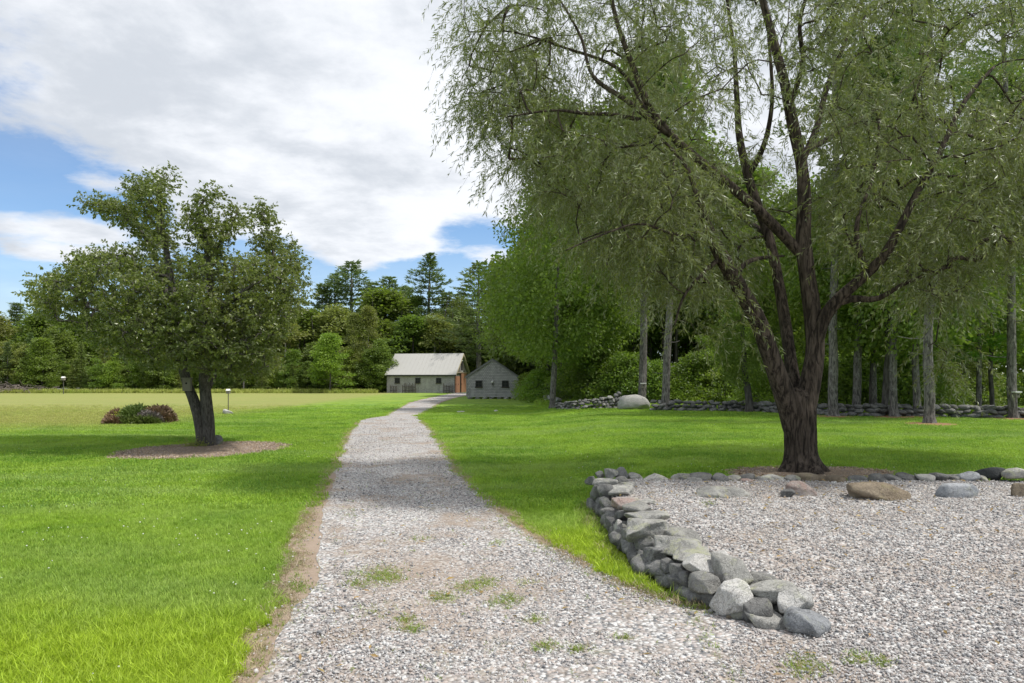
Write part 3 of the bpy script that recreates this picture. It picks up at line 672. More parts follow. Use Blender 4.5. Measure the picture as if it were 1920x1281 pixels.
# ------------------------------------------------------------------ stones
class Stones:
    cache = {}
def stone(parent, x, y, z, dims, mat, seed, rz=0.0, tilt=(0, 0), sub=4, name='stone', **kw):
    me = stone_mesh(seed, dims, sub, **kw)
    o = obj(name, me, M[mat], parent); o.location = (x, y, z); o.rotation_euler = (tilt[0], tilt[1], rz); return o
wall = empty('dry_stone_wall', (1.2, 6.6, 0)); wall.location = (0, 0, 0)
tag(wall, 'low grey dry stone retaining wall curving along the edge of the raised gravel pad', 'stone wall')
near = [ # px, py, distance, width px, height px, depth m, material, rz, boxiness
 (1124, 890, 9.05, 18, 15, .2, 'granite', .1, .7), (1145, 889, 8.95, 28, 20, .22, 'granite', -.2, .5), (1165, 887, 9.1, 28, 22, .24, 'dark_stone', .1, .5), (1190, 896, 9.15, 30, 19, .25, 'granite', 0, .6),
 (1107, 902, 8.55, 17, 18, .25, 'dark_stone', .2, .5), (1133, 903, 8.35, 46, 14, .3, 'granite', .05, .7), (1166, 901, 8.75, 26, 15, .25, 'granite', .3, .5), (1176, 908, 8.4, 28, 12, .3, 'granite', .3, .5),
 (1132, 921, 7.95, 32, 26, .3, 'dark_stone', .3, .5), (1165, 918, 7.95, 54, 24, .42, 'granite', -.2, .45), (1118, 924, 8.25, 22, 28, .25, 'dark_stone', 0, .6),
 (1174, 946, 7.25, 62, 26, .36, 'pink_stone', -.12, .6), (1136, 944, 7.75, 22, 24, .24, 'dark_stone', .4, .3), (1112, 950, 8.3, 24, 34, .28, 'dark_stone', .1, .4), (1127, 958, 8.0, 22, 32, .26, 'dark_stone', -.2, .4), (1144, 966, 7.55, 24, 24, .25, 'dark_stone', .2, .5), (1215, 940, 7.45, 36, 14, .25, 'granite', .2, .4),
 (1195, 956, 6.85, 56, 26, .36, 'granite', -.2, .7), (1212, 970, 6.45, 84, 26, .36, 'granite', -.25, .5), (1168, 968, 7.0, 26, 22, .26, 'dark_stone', .1, .5),
 (1214, 993, 5.98, 76, 42, .42, 'granite', -.3, .75), (1268, 1000, 6.0, 88, 20, .4, 'granite', -.1, .6), (1161, 990, 6.6, 17, 30, .2, 'light_stone', .1, .5), (1183, 1008, 6.25, 32, 32, .26, 'dark_stone', .2, .4), (1172, 1012, 6.5, 24, 16, .2, 'granite', .2, .4), (1208, 1016, 5.9, 34, 34, .24, 'dark_stone', .1, .5),
 (1262, 1024, 5.55, 104, 38, .42, 'granite', -.35, .65), (1230, 1042, 5.55, 36, 34, .26, 'dark_stone', .2, .5), (1205, 1040, 5.8, 22, 18, .2, 'dark_stone', 0, .4),
 (1300, 1046, 5.2, 74, 28, .32, 'granite', -.2, .5), (1352, 1040, 5.25, 30, 16, .2, 'light_stone', .3, .4), (1312, 1060, 4.98, 64, 38, .28, 'light_stone', -.15, .4), (1254, 1062, 5.25, 30, 26, .22, 'dark_stone', .1, .4), (1272, 1070, 5.1, 30, 30, .22, 'dark_stone', .1, .4),
 (1374, 1070, 4.86, 70, 50, .32, 'granite', .25, .7), (1286, 1084, 5.0, 32, 34, .22, 'dark_stone', .2, .3), (1322, 1098, 4.78, 50, 52, .26, 'granite', .2, .3),
 (1369, 1120, 4.6, 76, 74, .27, 'light_stone', .3, .15), (1425, 1087, 4.9, 50, 26, .26, 'granite', .2, .4),
 (1440, 1110, 4.62, 98, 44, .34, 'granite', -.1, .7), (1486, 1129, 4.46, 72, 48, .24, 'light_stone', -.5, .35), (1439, 1160, 4.45, 88, 38, .26, 'granite', .05, .25), (1512, 1170, 4.3, 80, 52, .26, 'blue_stone', .45, .2),
 (1400, 1096, 4.8, 36, 30, .2, 'dark_stone', .1, .3), (1405, 1140, 4.6, 34, 34, .2, 'dark_stone', .1, .3), (1465, 1148, 4.55, 40, 34, .2, 'dark_stone', .1, .3), (1345, 1078, 4.95, 40, 34, .24, 'dark_stone', .1, .3)]
for i, (px, py, d, w, h, dp, mt, rz, bx) in enumerate(near):
    p = P(px, py, d); stone(wall, p.x, p.y, p.z, (w / FPX * d * 1.04, dp, max(h / FPX * d * 1.05, .06)), mt, 1000 + i * 7, rz, (random.uniform(-.12, .12), random.uniform(-.1, .1)), 4, boxy=bx, rough=.075, cuts=13)
# inner courses that fill the wall below its top stones
r = random.Random(3)
for k in range(34):
    yy = 4.55 + 4.5 * k / 33 + r.uniform(-.05, .05); xx = float(np.interp(yy, WLy, WLx)) + .17 + r.uniform(-.02, .05); tp = float(pad_h(yy)) - .02
    zz = .06 if k % 2 else max(.08, tp * .55)
    stone(wall, xx, yy, zz, (r.uniform(.26, .40), r.uniform(.18, .28), r.uniform(.13, .18)), 'dark_stone', 3000 + k * 5, 1.57 + r.uniform(-.3, .3), (r.uniform(-.2, .2), r.uniform(-.2, .2)), 3)
for px, py, w, mt in ((1367, 1162, 11, 'tan_stone'), (1376, 1157, 9, 'tan_stone'), (1333, 1150, 10, 'light_stone'), (1297, 1155, 13, 'granite'), (1345, 1156, 8, 'light_stone'), (1230, 1163, 10, 'light_stone')):
    p = G(px, py + 2, 0.0); o = stone(None, p.x, p.y, .025, (w / FPX * p.y, w / FPX * p.y, w / FPX * p.y * .7), mt, 5000 + px, px, sub=2, name='loose_cobble')
    tag(o, {1367: 'rusty orange cobble lying on the gravel at the foot of the big round wall stone', 1376: 'small tan cobble touching the right side of the rusty orange one', 1333: 'pale cobble in the gravel left of the big round wall stone', 1297: 'grey cobble in the gravel below the end of the grass tongue', 1345: 'smallest pale cobble against the foot of the big round wall stone', 1230: 'pale cobble in the gravel left of the tip of the grass tongue'}[px], 'cobble', 'loose cobbles in the gravel')

edg = empty('stone_edging'); tag(edg, 'single row of low fieldstones edging the back of the gravel pad', 'stone edging')
ed = [(1232, 898, 54, 17, 'granite'), (1282, 897, 46, 17, 'granite'), (1300, 900, 30, 11, 'granite'), (1313, 895, 46, 16, 'dark_stone'), (1333, 899, 22, 12, 'light_stone'), (1349, 896, 30, 15, 'dark_stone'), (1375, 897, 32, 12, 'granite'), (1397, 895, 36, 14, 'dark_stone'), (1399, 901, 28, 6, 'pink_stone'), (1428, 900, 26, 12, 'dark_stone'), (1452, 896, 58, 14, 'granite'), (1486, 897, 26, 10, 'granite'), (1512, 897, 44, 18, 'tan_stone'), (1535, 899, 50, 13, 'tan_stone'), (1566, 899, 36, 13, 'tan_stone'), (1545, 903, 36, 7, 'light_stone'), (1605, 898, 40, 9, 'dark_stone'), (1645, 896, 34, 13, 'dark_stone'), (1672, 896, 36, 11, 'dark_stone'), (1700, 893, 36, 13, 'dark_stone'), (1735, 893, 34, 12, 'granite'), (1760, 893, 30, 10, 'dark_stone'), (1790, 894, 32, 10, 'granite'), (1815, 892, 34, 12, 'blue_stone'), (1838, 895, 24, 8, 'granite'), (1857, 885, 54, 20, 'black_stone'), (1900, 885, 50, 15, 'granite'), (1945, 886, 48, 15, 'dark_stone'), (1990, 886, 44, 14, 'granite')]
for i, (px, py, w, h, mt) in enumerate(ed):
    d = 9.02 + .06 * math.sin(i * 2.1); p = P(px, py, d)
    stone(edg, p.x, p.y, p.z - .02, (w / FPX * d * 1.08, .26, h / FPX * d + .06), mt, 6000 + i * 3, r.uniform(-.15, .15), (0, r.uniform(-.06, .06)), 3, boxy=.35)
bl = [(1357, 928, 110, 15, 'granite', 'flat grey slab of rock half sunk in the gravel, nearest the wall corner', .3), (1503, 922, 74, 26, 'pink_stone', 'reddish layered rock with a small rounded end on the gravel by the willow', .5), (1658, 926, 118, 30, 'tan_stone', 'long rounded brown boulder with mossy end, largest on the gravel pad', .3), (1808, 925, 84, 24, 'blue_stone', 'pale blue-grey angular rock on the gravel right of the brown boulder', .6), (1935, 924, 50, 26, 'tan_stone', 'dark rock cut off by the right edge of the photo', .4)]
for i, (px, py, w, h, mt, lb, bx) in enumerate(bl):
    d = (EYE - .26) * FPX / (py + h * .42 - HOR); p = P(px, py, d)
    o = stone(None, p.x, p.y + .12, p.z - .015, (w / FPX * d, w / FPX * d * .5, h / FPX * d + .09), mt, 7100 + i * 9, r.uniform(-.1, .1), (0, 0), 4, name='boulder', boxy=bx, rough=.07 if i != 1 else .14)
    tag(o, lb, 'boulder', 'boulders in a row on the gravel pad')
p = G(1480, 935, .26); tag(stone(None, p.x, p.y + .05, .30, (.15, .13, .12), 'dark_stone', 7300, 0, sub=3, name='boulder'), 'small dark round stone against the left end of the reddish layered rock', 'boulder', 'boulders in a row on the gravel pad')

# big boulder at the far wall
g = G(1191, 769); me = stone_mesh(7400, (1.5, 1.2, 1.0), 4, 8, .05, .25)
o = obj('boulder', me, M['light_stone']); o.location = (g.x, g.y + .4, g.z + .22); tag(o, 'large pale domed boulder set in the far stone wall below the gray pines', 'boulder')
for px, py, w, lb in ((865, 774, 18, 'flat pale rock flush with the lawn in front of the small gray shed'), (930, 772, 10, 'smaller pale rock flush with the lawn, right of the flat one by the shed')):
    g = G(px, py); tag(stone(None, g.x, g.y, .02, (w / FPX * g.y, .5, .14), 'light_stone', 7500 + px, 0, sub=3, name='lawn_rock'), lb, 'rock')
g = G(429, 777); tag(stone(None, g.x, g.y, .08, (.55, .4, .25), 'light_stone', 7600, .3, (0, .35), 3, name='lawn_rock'), 'whitish rock lying at the foot of the lamp-like bird feeder post', 'rock')
g = G(409, 836); tag(stone(None, g.x, g.y, .1, (.26, .24, .34), 'dark_stone', 7610, 0, (0, -.3), 3, name='lawn_rock', boxy=.15), 'dark rounded rock leaning against the foot of the pear tree', 'rock')

def far_wall(name, label, path, hgt, seed, size=.36, mats=('dark_stone', 'granite', 'dark_stone'), rows=3, maxn=290):
    root = empty(name); tag(root, label, 'stone wall'); rr = random.Random(seed)
    protos = [stone_mesh(seed + k * 3, (1, 1, 1), 2, 7, .06, .5) for k in range(8)]
    prm = {}
    pts = [Vector(p) for p in path]; n = 0
    for row in range(rows):
        for a, b in zip(pts[:-1], pts[1:]):
            L = (b - a).length; t = rr.uniform(0, size)
            while t < L and n < maxn * (row + 1) / rows:
                c = a.lerp(b, t / L); w = size * rr.uniform(.7, 1.45); h_ = hgt / rows
                for side in (0,):
                    mt = rr.choice(mats); key = (rr.randrange(8), mt)
                    if key not in prm: me = protos[key[0]].copy(); me.materials.clear(); me.materials.append(M[mt]); prm[key] = me
                    o = bpy.data.objects.new('stone', prm[key]); COL.objects.link(o); o.parent = root
                    hh = c.z if len(path[0]) > 2 else 0
                    o.location = (c.x + rr.uniform(-.05, .05), c.y + rr.uniform(-.12, .12) + .08 * row, float(lawn_h(c.x, c.y)) + (row + .45) * (h_ + hh / rows) + rr.uniform(-.03, .03))
                    o.scale = (w * 1.12, .5, (h_ + hh / rows) * rr.uniform(1.05, 1.35)); o.rotation_euler = (rr.uniform(-.25, .25), rr.uniform(-.3, .3), rr.uniform(-.4, .4)); n += 1
                t += w * .93
    return root
def gw(px, py): g = G(px, py); return (g.x, g.y)
def v3(lst): return [(x, y, z) for (x, y), z in lst]
far_wall('dry_stone_wall', 'low mossy dry stone wall left of the big pale boulder, rising towards it', v3([(gw(1042, 768), -.1), (gw(1080, 768), 0), (gw(1130, 767), .12), (gw(1165, 767), .40)]), .40, 81, .19, rows=4)
far_wall('dry_stone_wall', 'long low dark dry stone wall behind the pine trunks on the right', v3([(gw(1222, 771), 0), (gw(1400, 773), .0), (gw(1560, 781), .0), (gw(1780, 784), .0), (gw(2010, 789), 0)]), 0.46, 82, .265, mats=('dark_stone',), rows=3, maxn=290)
far_wall('dry_stone_wall', 'short tumbled stone wall running back between two trunks right of the shed', v3([(gw(1046, 762), 0), (gw(1003, 745), .0)]), .45, 83, .28, ('granite', 'blue_stone', 'dark_stone'), rows=2)
far_wall('dry_stone_wall', 'gray tumbled stone wall along the far left edge of the field', v3([(gw(-60, 737), 0), (gw(330, 736), 0)]), .55, 84, .75, ('granite', 'blue_stone', 'dark_stone'), rows=2)
# brush pile
mb = MB(); g = G(10, 737); rb = np.random.default_rng(5)
for k in range(420):
    c = np.array([g.x + rb.normal(0, 2.2), g.y + rb.normal(0, .8), abs(rb.normal(.4, .3))]); dv = rb.normal(size=3) * np.array([1, .8, .25]); dv /= np.linalg.norm(dv); l = rb.uniform(.4, 1.2)
    mb.tube([c - dv * l / 2, c + dv * l / 2 + rb.normal(0, .05, 3)], rb.uniform(.015, .04), 3)
tag(mb.build('brush_pile', simple('dead_brush', (.22, .18, .16), .9, var=.4)), 'heap of gray-brown cut brush at the far left end of the field', 'brush pile', kind='stuff')

# ------------------------------------------------------------------ barn and shed
def uv_box(o):
    me = o.data; uvl = me.uv_layers.new(name='uv')
    for p in me.polygons:
        n = p.normal
        for li in p.loop_indices:
            co = me.vertices[me.loops[li].vertex_index].co
            uvl.data[li].uv = (co.x, co.z) if abs(n.y) > abs(n.x) and abs(n.y) > abs(n.z) else ((co.y, co.z) if abs(n.x) >= abs(n.z) else (co.x, co.y))
def window(root, x, y, z, w, h, facing='y'):
    """a small barn window: dark opening, frame, sill and four panes; built in the wall plane facing -y"""
    f = MB(); t = .07
    f.box(x - w / 2 - t, x - w / 2, y - .05, y + .02, z - t, z + h + t); f.box(x + w / 2, x + w / 2 + t, y - .05, y + .02, z - t, z + h + t)
    f.box(x - w / 2, x + w / 2, y - .05, y + .02, z + h, z + h + t); f.box(x - w / 2, x + w / 2, y - .05, y + .02, z - t, z)
    f.box(x - .02, x + .02, y - .04, y + .01, z, z + h); f.box(x - w / 2, x - .02, y - .038, y + .01, z + h / 2 - .02, z + h / 2 + .02); f.box(x + .02, x + w / 2, y - .038, y + .01, z + h / 2 - .02, z + h / 2 + .02)
    wo = f.build('window', M['frame_dark'], root)
    s_ = MB(); s_.box(x - w / 2 - .12, x + w / 2 + .12, y - .1, y - .052, z - t - .05, z - t - .002); s_.build('sill', M['brown_wood'], wo)
    for ix in (0, 1):
        for iz in (0, 1):
            g_ = MB(); x0 = x - w / 2 + ix * (w / 2 + .02); z0 = z + iz * (h / 2 + .02)
            g_.box(x0, x0 + w / 2 - .02, y - .02, y - .01, z0, z0 + h / 2 - .02); g_.build('pane', M['glass'], wo)
    return wo
# barn: local x runs along the long wall, origin at its right front corner, -y faces the camera
BL, BW, BE, BR = 8.5, 6.6, 2.25, 4.75
bx0 = G(852, 737)
barn = empty('barn', (bx0.x, bx0.y, bx0.z - .02), R(-11))
tag(barn, 'long low barn with weathered gray shingles, pale metal roof and red-brown end doors', 'barn')
mb = MB(); wh = .012
mb.add([[-BL, 0, .12], [0, 0, .12], [0, 0, BE], [-BL, 0, BE]], [[0, 1, 2, 3]])
mb.add([[-BL, BW, .12], [0, BW, .12], [0, BW, BE], [-BL, BW, BE]], [[3, 2, 1, 0]])
mb.add([[-BL, 0, .12], [-BL, BW, .12], [-BL, BW, BE], [-BL, 0, BE], [-BL, BW / 2, BR]], [[3, 2, 1, 0]], [[3, 4, 2]])
o = mb.build('wall', M['shingle_barn'], barn); uv_box(o)
mb = MB(); mb.add([[0, 0, .12], [0, BW, .12], [0, BW, BE], [0, 0, BE], [0, BW / 2, BR]], [[0, 1, 2, 3]], [[3, 2, 4]])
o = mb.build('gable_wall', M['shingle_brown'], barn); uv_box(o)
mb = MB(); sl = (BR - BE) / (BW / 2); ov = .22
for s_ in (0, 1):
    y0, y1 = (-ov, BW / 2) if s_ == 0 else (BW + ov, BW / 2)
    z0 = BE - ov * sl; z1 = BR
    V = [[-BL - .2, y0, z0 + .03], [.25, y0, z0 + .03], [.25, y1, z1 + .03], [-BL - .2, y1, z1 + .03]]
    V += [[a, b, c + .09] for a, b, c in V]
    mb.add(V, [[0, 1, 2, 3], [4, 7, 6, 5], [0, 4, 5, 1], [1, 5, 6, 2], [3, 2, 6, 7], [0, 3, 7, 4]])
rf = mb.build('roof', M['metal_roof'], barn)
mb = MB()                                             # standing seams
for k in range(18):
    xx = -BL - .1 + k * .5
    a = Vector((xx, -ov, BE - ov * sl + .125)); b = Vector((xx, BW / 2, BR + .125)); mb.add([[a.x - .012, a.y, a.z], [a.x + .012, a.y, a.z], [b.x + .012, b.y, b.z], [b.x - .012, b.y, b.z], [a.x - .012, a.y, a.z + .02], [a.x + .012, a.y, a.z + .02], [b.x + .012, b.y, b.z + .02], [b.x - .012, b.y, b.z + .02]], [[4, 5, 6, 7], [0, 1, 5, 4], [1, 2, 6, 5], [3, 0, 4, 7]])
mb.build('seam', M['metal_roof'], rf)['kind'] = 'stuff'
mb = MB(); mb.box(-BL - .19, .24, -ov - .03, -ov - .002, BE - ov * sl - .06, BE - ov * sl + .09); mb.build('fascia', M['frame_dark'], barn)
mb = MB()
for sgn in (0, 1):
    y0 = -ov if sgn == 0 else BW + ov; y1 = BW / 2
    V = [[.252, y0, BE - ov * sl - .1], [.252, y1, BR - .1], [.252, y1, BR + .1], [.252, y0, BE - ov * sl + .1]]; V += [[.29, b, c] for a, b, c in V]
    mb.add(V, [[0, 1, 2, 3], [7, 6, 5, 4], [0, 4, 5, 1], [2, 6, 7, 3]])
mb.build('rake_board', simple('tan_rake_board', (.42, .36, .25), .8), barn)
mb = MB()
for k in range(17):
    mb2 = None; x0 = -BL + k * .5; mb.box(x0 + .01, x0 + .49, -.06 - .04 * random.random(), .2, -.15, .105 + .03 * random.random())
fo = mb.build('foundation', M['granite'], barn); fo['kind'] = 'stuff'
for xx in (-7.15, -4.55, -1.95): window(barn, xx, -.012, 1.25, .50, .50)
# sliding doors on the gable end
for k, (a, b, xo, tp) in enumerate(((.25, 1.35, .06, 2.02), (1.4, 2.35, .04, 2.02), (2.75, 5.1, .12, 2.42))):
    mb = MB(); mb.box(.005, xo, a, b, .04, tp); dr = mb.build('door', M['rust_door'], barn)
    hb = MB(); hb.box(xo + .001, xo + .03, a + .12, a + .17, .95, 1.15); hb.build('handle', M['frame_dark'], dr)
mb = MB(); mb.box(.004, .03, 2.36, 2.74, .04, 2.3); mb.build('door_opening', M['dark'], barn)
mb = MB(); mb.box(.03, .16, .2, 6.4, 2.43, 2.52); mb.build('door_track', simple('rail_tan', (.35, .28, .22)), barn)
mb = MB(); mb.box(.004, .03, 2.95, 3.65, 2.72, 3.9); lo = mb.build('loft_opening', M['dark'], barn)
for z0_ in (2.62, 3.92): mb = MB(); mb.box(.03, .06, 2.85, 3.75, z0_, z0_ + .08); mb.build('loft_trim', M['white'], barn)
# pickets and vines in front of the long wall
bm_ = barn.matrix_basis.copy() if False else Matrix.Translation(barn.location) @ Matrix.Rotation(R(-11), 4, 'Z')
def trellis(x0, x1, h, label):
    root = empty('trellis', bm_ @ Vector(((x0 + x1) / 2, -.35, 0)), R(-11)); tag(root, label, 'trellis', 'rustic trellises against the barn')
    n = max(3, int((x1 - x0) / .17)); w = x1 - x0
    for k in range(n + 1):
        mb = MB(); xx = -w / 2 + w * k / n; mb.tube([[xx, 0, -.02], [xx + random.uniform(-.03, .03), 0, h * random.uniform(.8, 1.1)]], .034, 4); mb.build('picket', M['brown_wood'], root)
    for zz in (.3, .75):
        if zz < h: mb = MB(); mb.tube([[-w / 2, -.02, zz], [w / 2, -.02, zz + random.uniform(-.04, .04)]], .02, 4); mb.build('rail', M['brown_wood'], root)
trellis(-7.9, -7.1, .85, 'leftmost rustic picket trellis against the barn wall, overgrown')
trellis(-6.35, -4.75, 1.15, 'wide dark picket trellis between the first and second barn windows')
trellis(-1.25, -.1, 1.1, 'dark picket trellis at the right corner of the barn wall')
# shed: gable towards the camera
s0 = G(923, 748); shed = empty('shed', (s0.x, s0.y, 0), R(-1.5)); SW, SE, SP, SD = 4.35, 1.85, 3.28, 5.0
tag(shed, 'small gray shingled shed with plain gable end and two tiny windows', 'shed')
mb = MB(); a = SW / 2
mb.add([[-a, 0, .16], [a, 0, .16], [a, 0, SE], [-a, 0, SE], [0, 0, SP]], [[0, 1, 2, 3]], [[3, 2, 4]])
mb.add([[-a, SD, .16], [a, SD, .16], [a, SD, SE], [-a, SD, SE], [0, SD, SP]], [[3, 2, 1, 0]], [[4, 2, 3]])
mb.add([[-a, 0, .16], [-a, SD, .16], [-a, SD, SE], [-a, 0, SE]], [[3, 2, 1, 0]]); mb.add([[a, 0, .16], [a, SD, .16], [a, SD, SE], [a, 0, SE]], [[0, 1, 2, 3]])
o = mb.build('wall', M['shingle_shed'], shed); uv_box(o)
mb = MB(); sl = (SP - SE) / a
for s_ in (-1, 1):
    V = [[s_ * (a + .12), -.1, SE - .12 * sl + .02], [0, -.1, SP + .02], [0, SD + .1, SP + .02], [s_ * (a + .12), SD + .1, SE - .12 * sl + .02]]; V += [[p[0], p[1], p[2] + .07] for p in V]
    mb.add(V, [[0, 1, 2, 3], [4, 7, 6, 5], [0, 4, 5, 1], [1, 5, 6, 2], [2, 6, 7, 3], [3, 7, 4, 0]])
mb.build('roof', M['roof_edge'], shed)
mb = MB()
for s_ in (-1, 1):
    V = [[s_ * (a + .11), -.12, SE - .12 * sl - .08], [0, -.12, SP - .08], [0, -.12, SP + .02], [s_ * (a + .11), -.12, SE - .12 * sl + .02]]; V += [[p[0], -.102, p[2]] for p in V]
    mb.add(V, [[0, 1, 2, 3], [7, 6, 5, 4], [0, 4, 5, 1], [2, 6, 7, 3]])
mb.build('rake_board', simple('grey_rake', (.20, .20, .20), .8), shed)
for s_ in (-1, 1): mb = MB(); x0 = s_ * a; mb.box(min(x0, x0 - s_ * .09), max(x0, x0 - s_ * .09), -.025, -.003, .16, SE - .08); mb.build('corner_board', simple('grey_board', (.27, .27, .27), .8), shed)
for xx in (-1.12, 1.08): window(shed, xx, -.012, 1.05, .42, .40)
for k in range(7):
    x0 = -a + .1 + k * .6; h_ = .17
    stone(shed, x0 + .25, .08, .05, (.5, .35, .24), random.choice(['dark_stone', 'granite']), 8100 + k, 0, sub=2, name='foundation_stone')
lm = MB(); lm.tube([[.02, -.1, 1.12], [.02, -.1, 1.3]], [.07, .05], 8); lp = lm.build('bracket', M['post'], shed)
lm = MB(); V, T = ico(2); lm.add(V * .10 + np.array([.02, -.12, 1.42]), None, T); lm.build('lamp_globe', M['white'], shed, smooth=True)

# bird feeder posts and nest boxes
def feeder(px, pyb, h, label, sc=1.0):
    g = G(px, pyb); rt = empty('bird_feeder', (g.x, g.y, g.z)); tag(rt, label, 'bird feeder')
    mb = MB(); mb.tube([[0, 0, -.1], [0, 0, h]], .028 * sc, 8); mb.build('post', M['post'], rt)
    mb = MB(); mb.box(-.10 * sc, .10 * sc, -.09 * sc, .09 * sc, h - .02, h + .16 * sc); mb.build('box', M['nestbox'], rt)
    mb = MB(); z = h + .16 * sc; w = .12 * sc
    mb.add([[-w, -w, z], [w, -w, z], [w, w, z], [-w, w, z], [-w, 0, z + .11 * sc], [w, 0, z + .11 * sc]], [[3, 2, 1, 0], [0, 1, 5, 4], [2, 3, 4, 5]], [[0, 4, 3], [1, 2, 5]]); mb.build('cap', M['white'], rt)
feeder(428, 772, .92, 'small white-capped bird feeder on a thin dark post right of the pear trunk', .8)
feeder(119, 739, 1.55, 'white bird box on a post at the far edge of the field', 1.5)

# ------------------------------------------------------------------ trees
def leaves(P0, D, L, Wd, rngl, fold=0.0, quad=True):
    """diamond leaves from base points P0 along directions D"""
    n = len(P0); D = D / (np.linalg.norm(D, axis=1)[:, None] + 1e-9)
    rv = rngl.normal(size=(n, 3)); S = np.cross(D, rv); S /= np.linalg.norm(S, axis=1)[:, None] + 1e-9
    L = np.broadcast_to(L, (n,))[:, None]; Wd = np.broadcast_to(Wd, (n,))[:, None]; Nn = np.cross(D, S)
    a = P0; b = P0 + D * L * .45 + S * Wd / 2 + Nn * fold * Wd; c = P0 + D * L; d = P0 + D * L * .45 - S * Wd / 2 + Nn * fold * Wd
    V = np.stack([a, b, c, d], 1).reshape(-1, 3); Q = np.arange(n * 4).reshape(-1, 4)
    return V, Q
def inpoly(x, y, poly):
    c = np.zeros(len(x), bool); n = len(poly)
    for i in range(n):
        x1, y1 = poly[i]; x2, y2 = poly[(i + 1) % n]
        k = ((y1 > y) != (y2 > y)) & (x < (x2 - x1) * (y - y1) / (y2 - y1 + 1e-12) + x1); c ^= k
    return c
def resample(pts, rad, step):
    pts = np.asarray(pts, float); rad = np.asarray(rad, float)
    seg = np.linalg.norm(np.diff(pts, axis=0), axis=1); t = np.concatenate([[0], np.cumsum(seg)])
    n = max(3, int(t[-1] / step)); u = np.linspace(0, t[-1], n)
    # Catmull-Rom for a smooth limb
    out = []
    for q in u:
        i = min(np.searchsorted(t, q, 'right') - 1, len(pts) - 2); f = (q - t[i]) / (seg[i] + 1e-9)
        p0 = pts[max(i - 1, 0)]; p1 = pts[i]; p2 = pts[i + 1]; p3 = pts[min(i + 2, len(pts) - 1)]
        out.append(.5 * ((2 * p1) + (-p0 + p2) * f + (2 * p0 - 5 * p1 + 4 * p2 - p3) * f * f + (-p0 + 3 * p1 - 3 * p2 + p3) * f ** 3))
    return np.array(out), np.interp(u, t, rad)
def rough_tube(pts, rad, sides, seed, amp=.08, furrow=26, flare=None):
    """bark-furrowed limb"""
    mb = MB(); mb.tube(pts, rad, sides, True); V = mb.V[0]; n = len(pts); r_ = np.random.default_rng(seed)
    a = np.arange(sides) * 2 * np.pi / sides; C = np.repeat(np.asarray(pts), sides, 0); A = np.tile(a, n); H = np.repeat(np.concatenate([[0], np.cumsum(np.linalg.norm(np.diff(pts, axis=0), axis=1))]), sides)
    x = A / (2 * np.pi) * furrow; wrapn = lambda s_: vnoise((x % furrow) + 40 + s_, H * 2.2 + 3 * np.sin(A + s_))
    rid = 1 - np.abs(wrapn(0) * 2 - 1) * 1.0; lump = np.sin(A * 3 + H * 1.1 + seed) * .5 + np.sin(A * 2 - H * 1.7 + seed * 2) * .5
    k = 1 + amp * (rid - .5) * 2.2 + amp * .7 * lump
    if flare is not None: k = k * (1 + flare(A, V[:, 2]))
    mb.V[0] = C + (V - C) * k[:, None]; return mb
def grow(limbs, anchors, step=.22, rtip=.006, rr=None, kexp=.42, droop=0.0, maxr=.06):
    """join every anchor to the skeleton by a curved branch; returns branch polylines"""
    rr = rr or np.random.default_rng(1)
    nodes = []; nd_dir = []
    for pts, rad in limbs:
        tg = np.gradient(pts, axis=0); k = rad < .30 * rad.max() + .6
        for p, t_ in zip(pts[1:], tg[1:]): nodes.append(p); nd_dir.append(t_)
    nodes = list(np.array(nodes)); nd_dir = list(nd_dir); par = [-1] * len(nodes)
    N0 = len(nodes); A = np.asarray(anchors)
    dist = np.min(np.linalg.norm(A[:, None] - np.array(nodes)[None, ::2], axis=2), axis=1); order = np.argsort(dist)
    arr = np.zeros((N0 + len(A) * 14, 3)); arr[:N0] = nodes; cnt = N0; branches = []
    cost_low = .35
    for ai in order:
        a = A[ai]; dvec = a - arr[:cnt]; dd = np.linalg.norm(dvec, axis=1)
        c = dd + cost_low * np.maximum(-dvec[:, 2], 0); j = int(np.argmin(c)); L = dd[j]
        if L < .08: continue
        d0 = nd_dir[j] / (np.linalg.norm(nd_dir[j]) + 1e-9); n = max(2, min(12, int(L / step) + 1))
        p0 = arr[j]; p1 = p0 + (d0 * .35 + (a - p0) / L * .5 + np.array([0, 0, .25 + droop])) * L * .42; t = np.linspace(0, 1, n + 1)[:, None]
        pts = (1 - t) ** 2 * p0 + 2 * t * (1 - t) * p1 + t * t * a; pts[1:-1] += rr.normal(0, .03 * L, (n - 1, 3)) * .6
        idx = []; prev = j
        for q in range(1, n + 1):
            arr[cnt] = pts[q]; par.append(prev); nd_dir.append(pts[q] - pts[q - 1]); prev = cnt; idx.append(cnt); cnt += 1
        branches.append((pts, [j] + idx))
    w = np.zeros(cnt); 
    for b in branches: w[b[1][-1]] += 1
    for i in range(cnt - 1, N0 - 1, -1):
        if par[i] >= 0: w[par[i]] += w[i]
    out = []
    for pts, idx in branches:
        rad = np.minimum(rtip * np.maximum(w[idx], 1) ** kexp, maxr); rad[0] = rad[1]; rad = np.minimum.accumulate(rad); out.append((pts, rad))
    return out

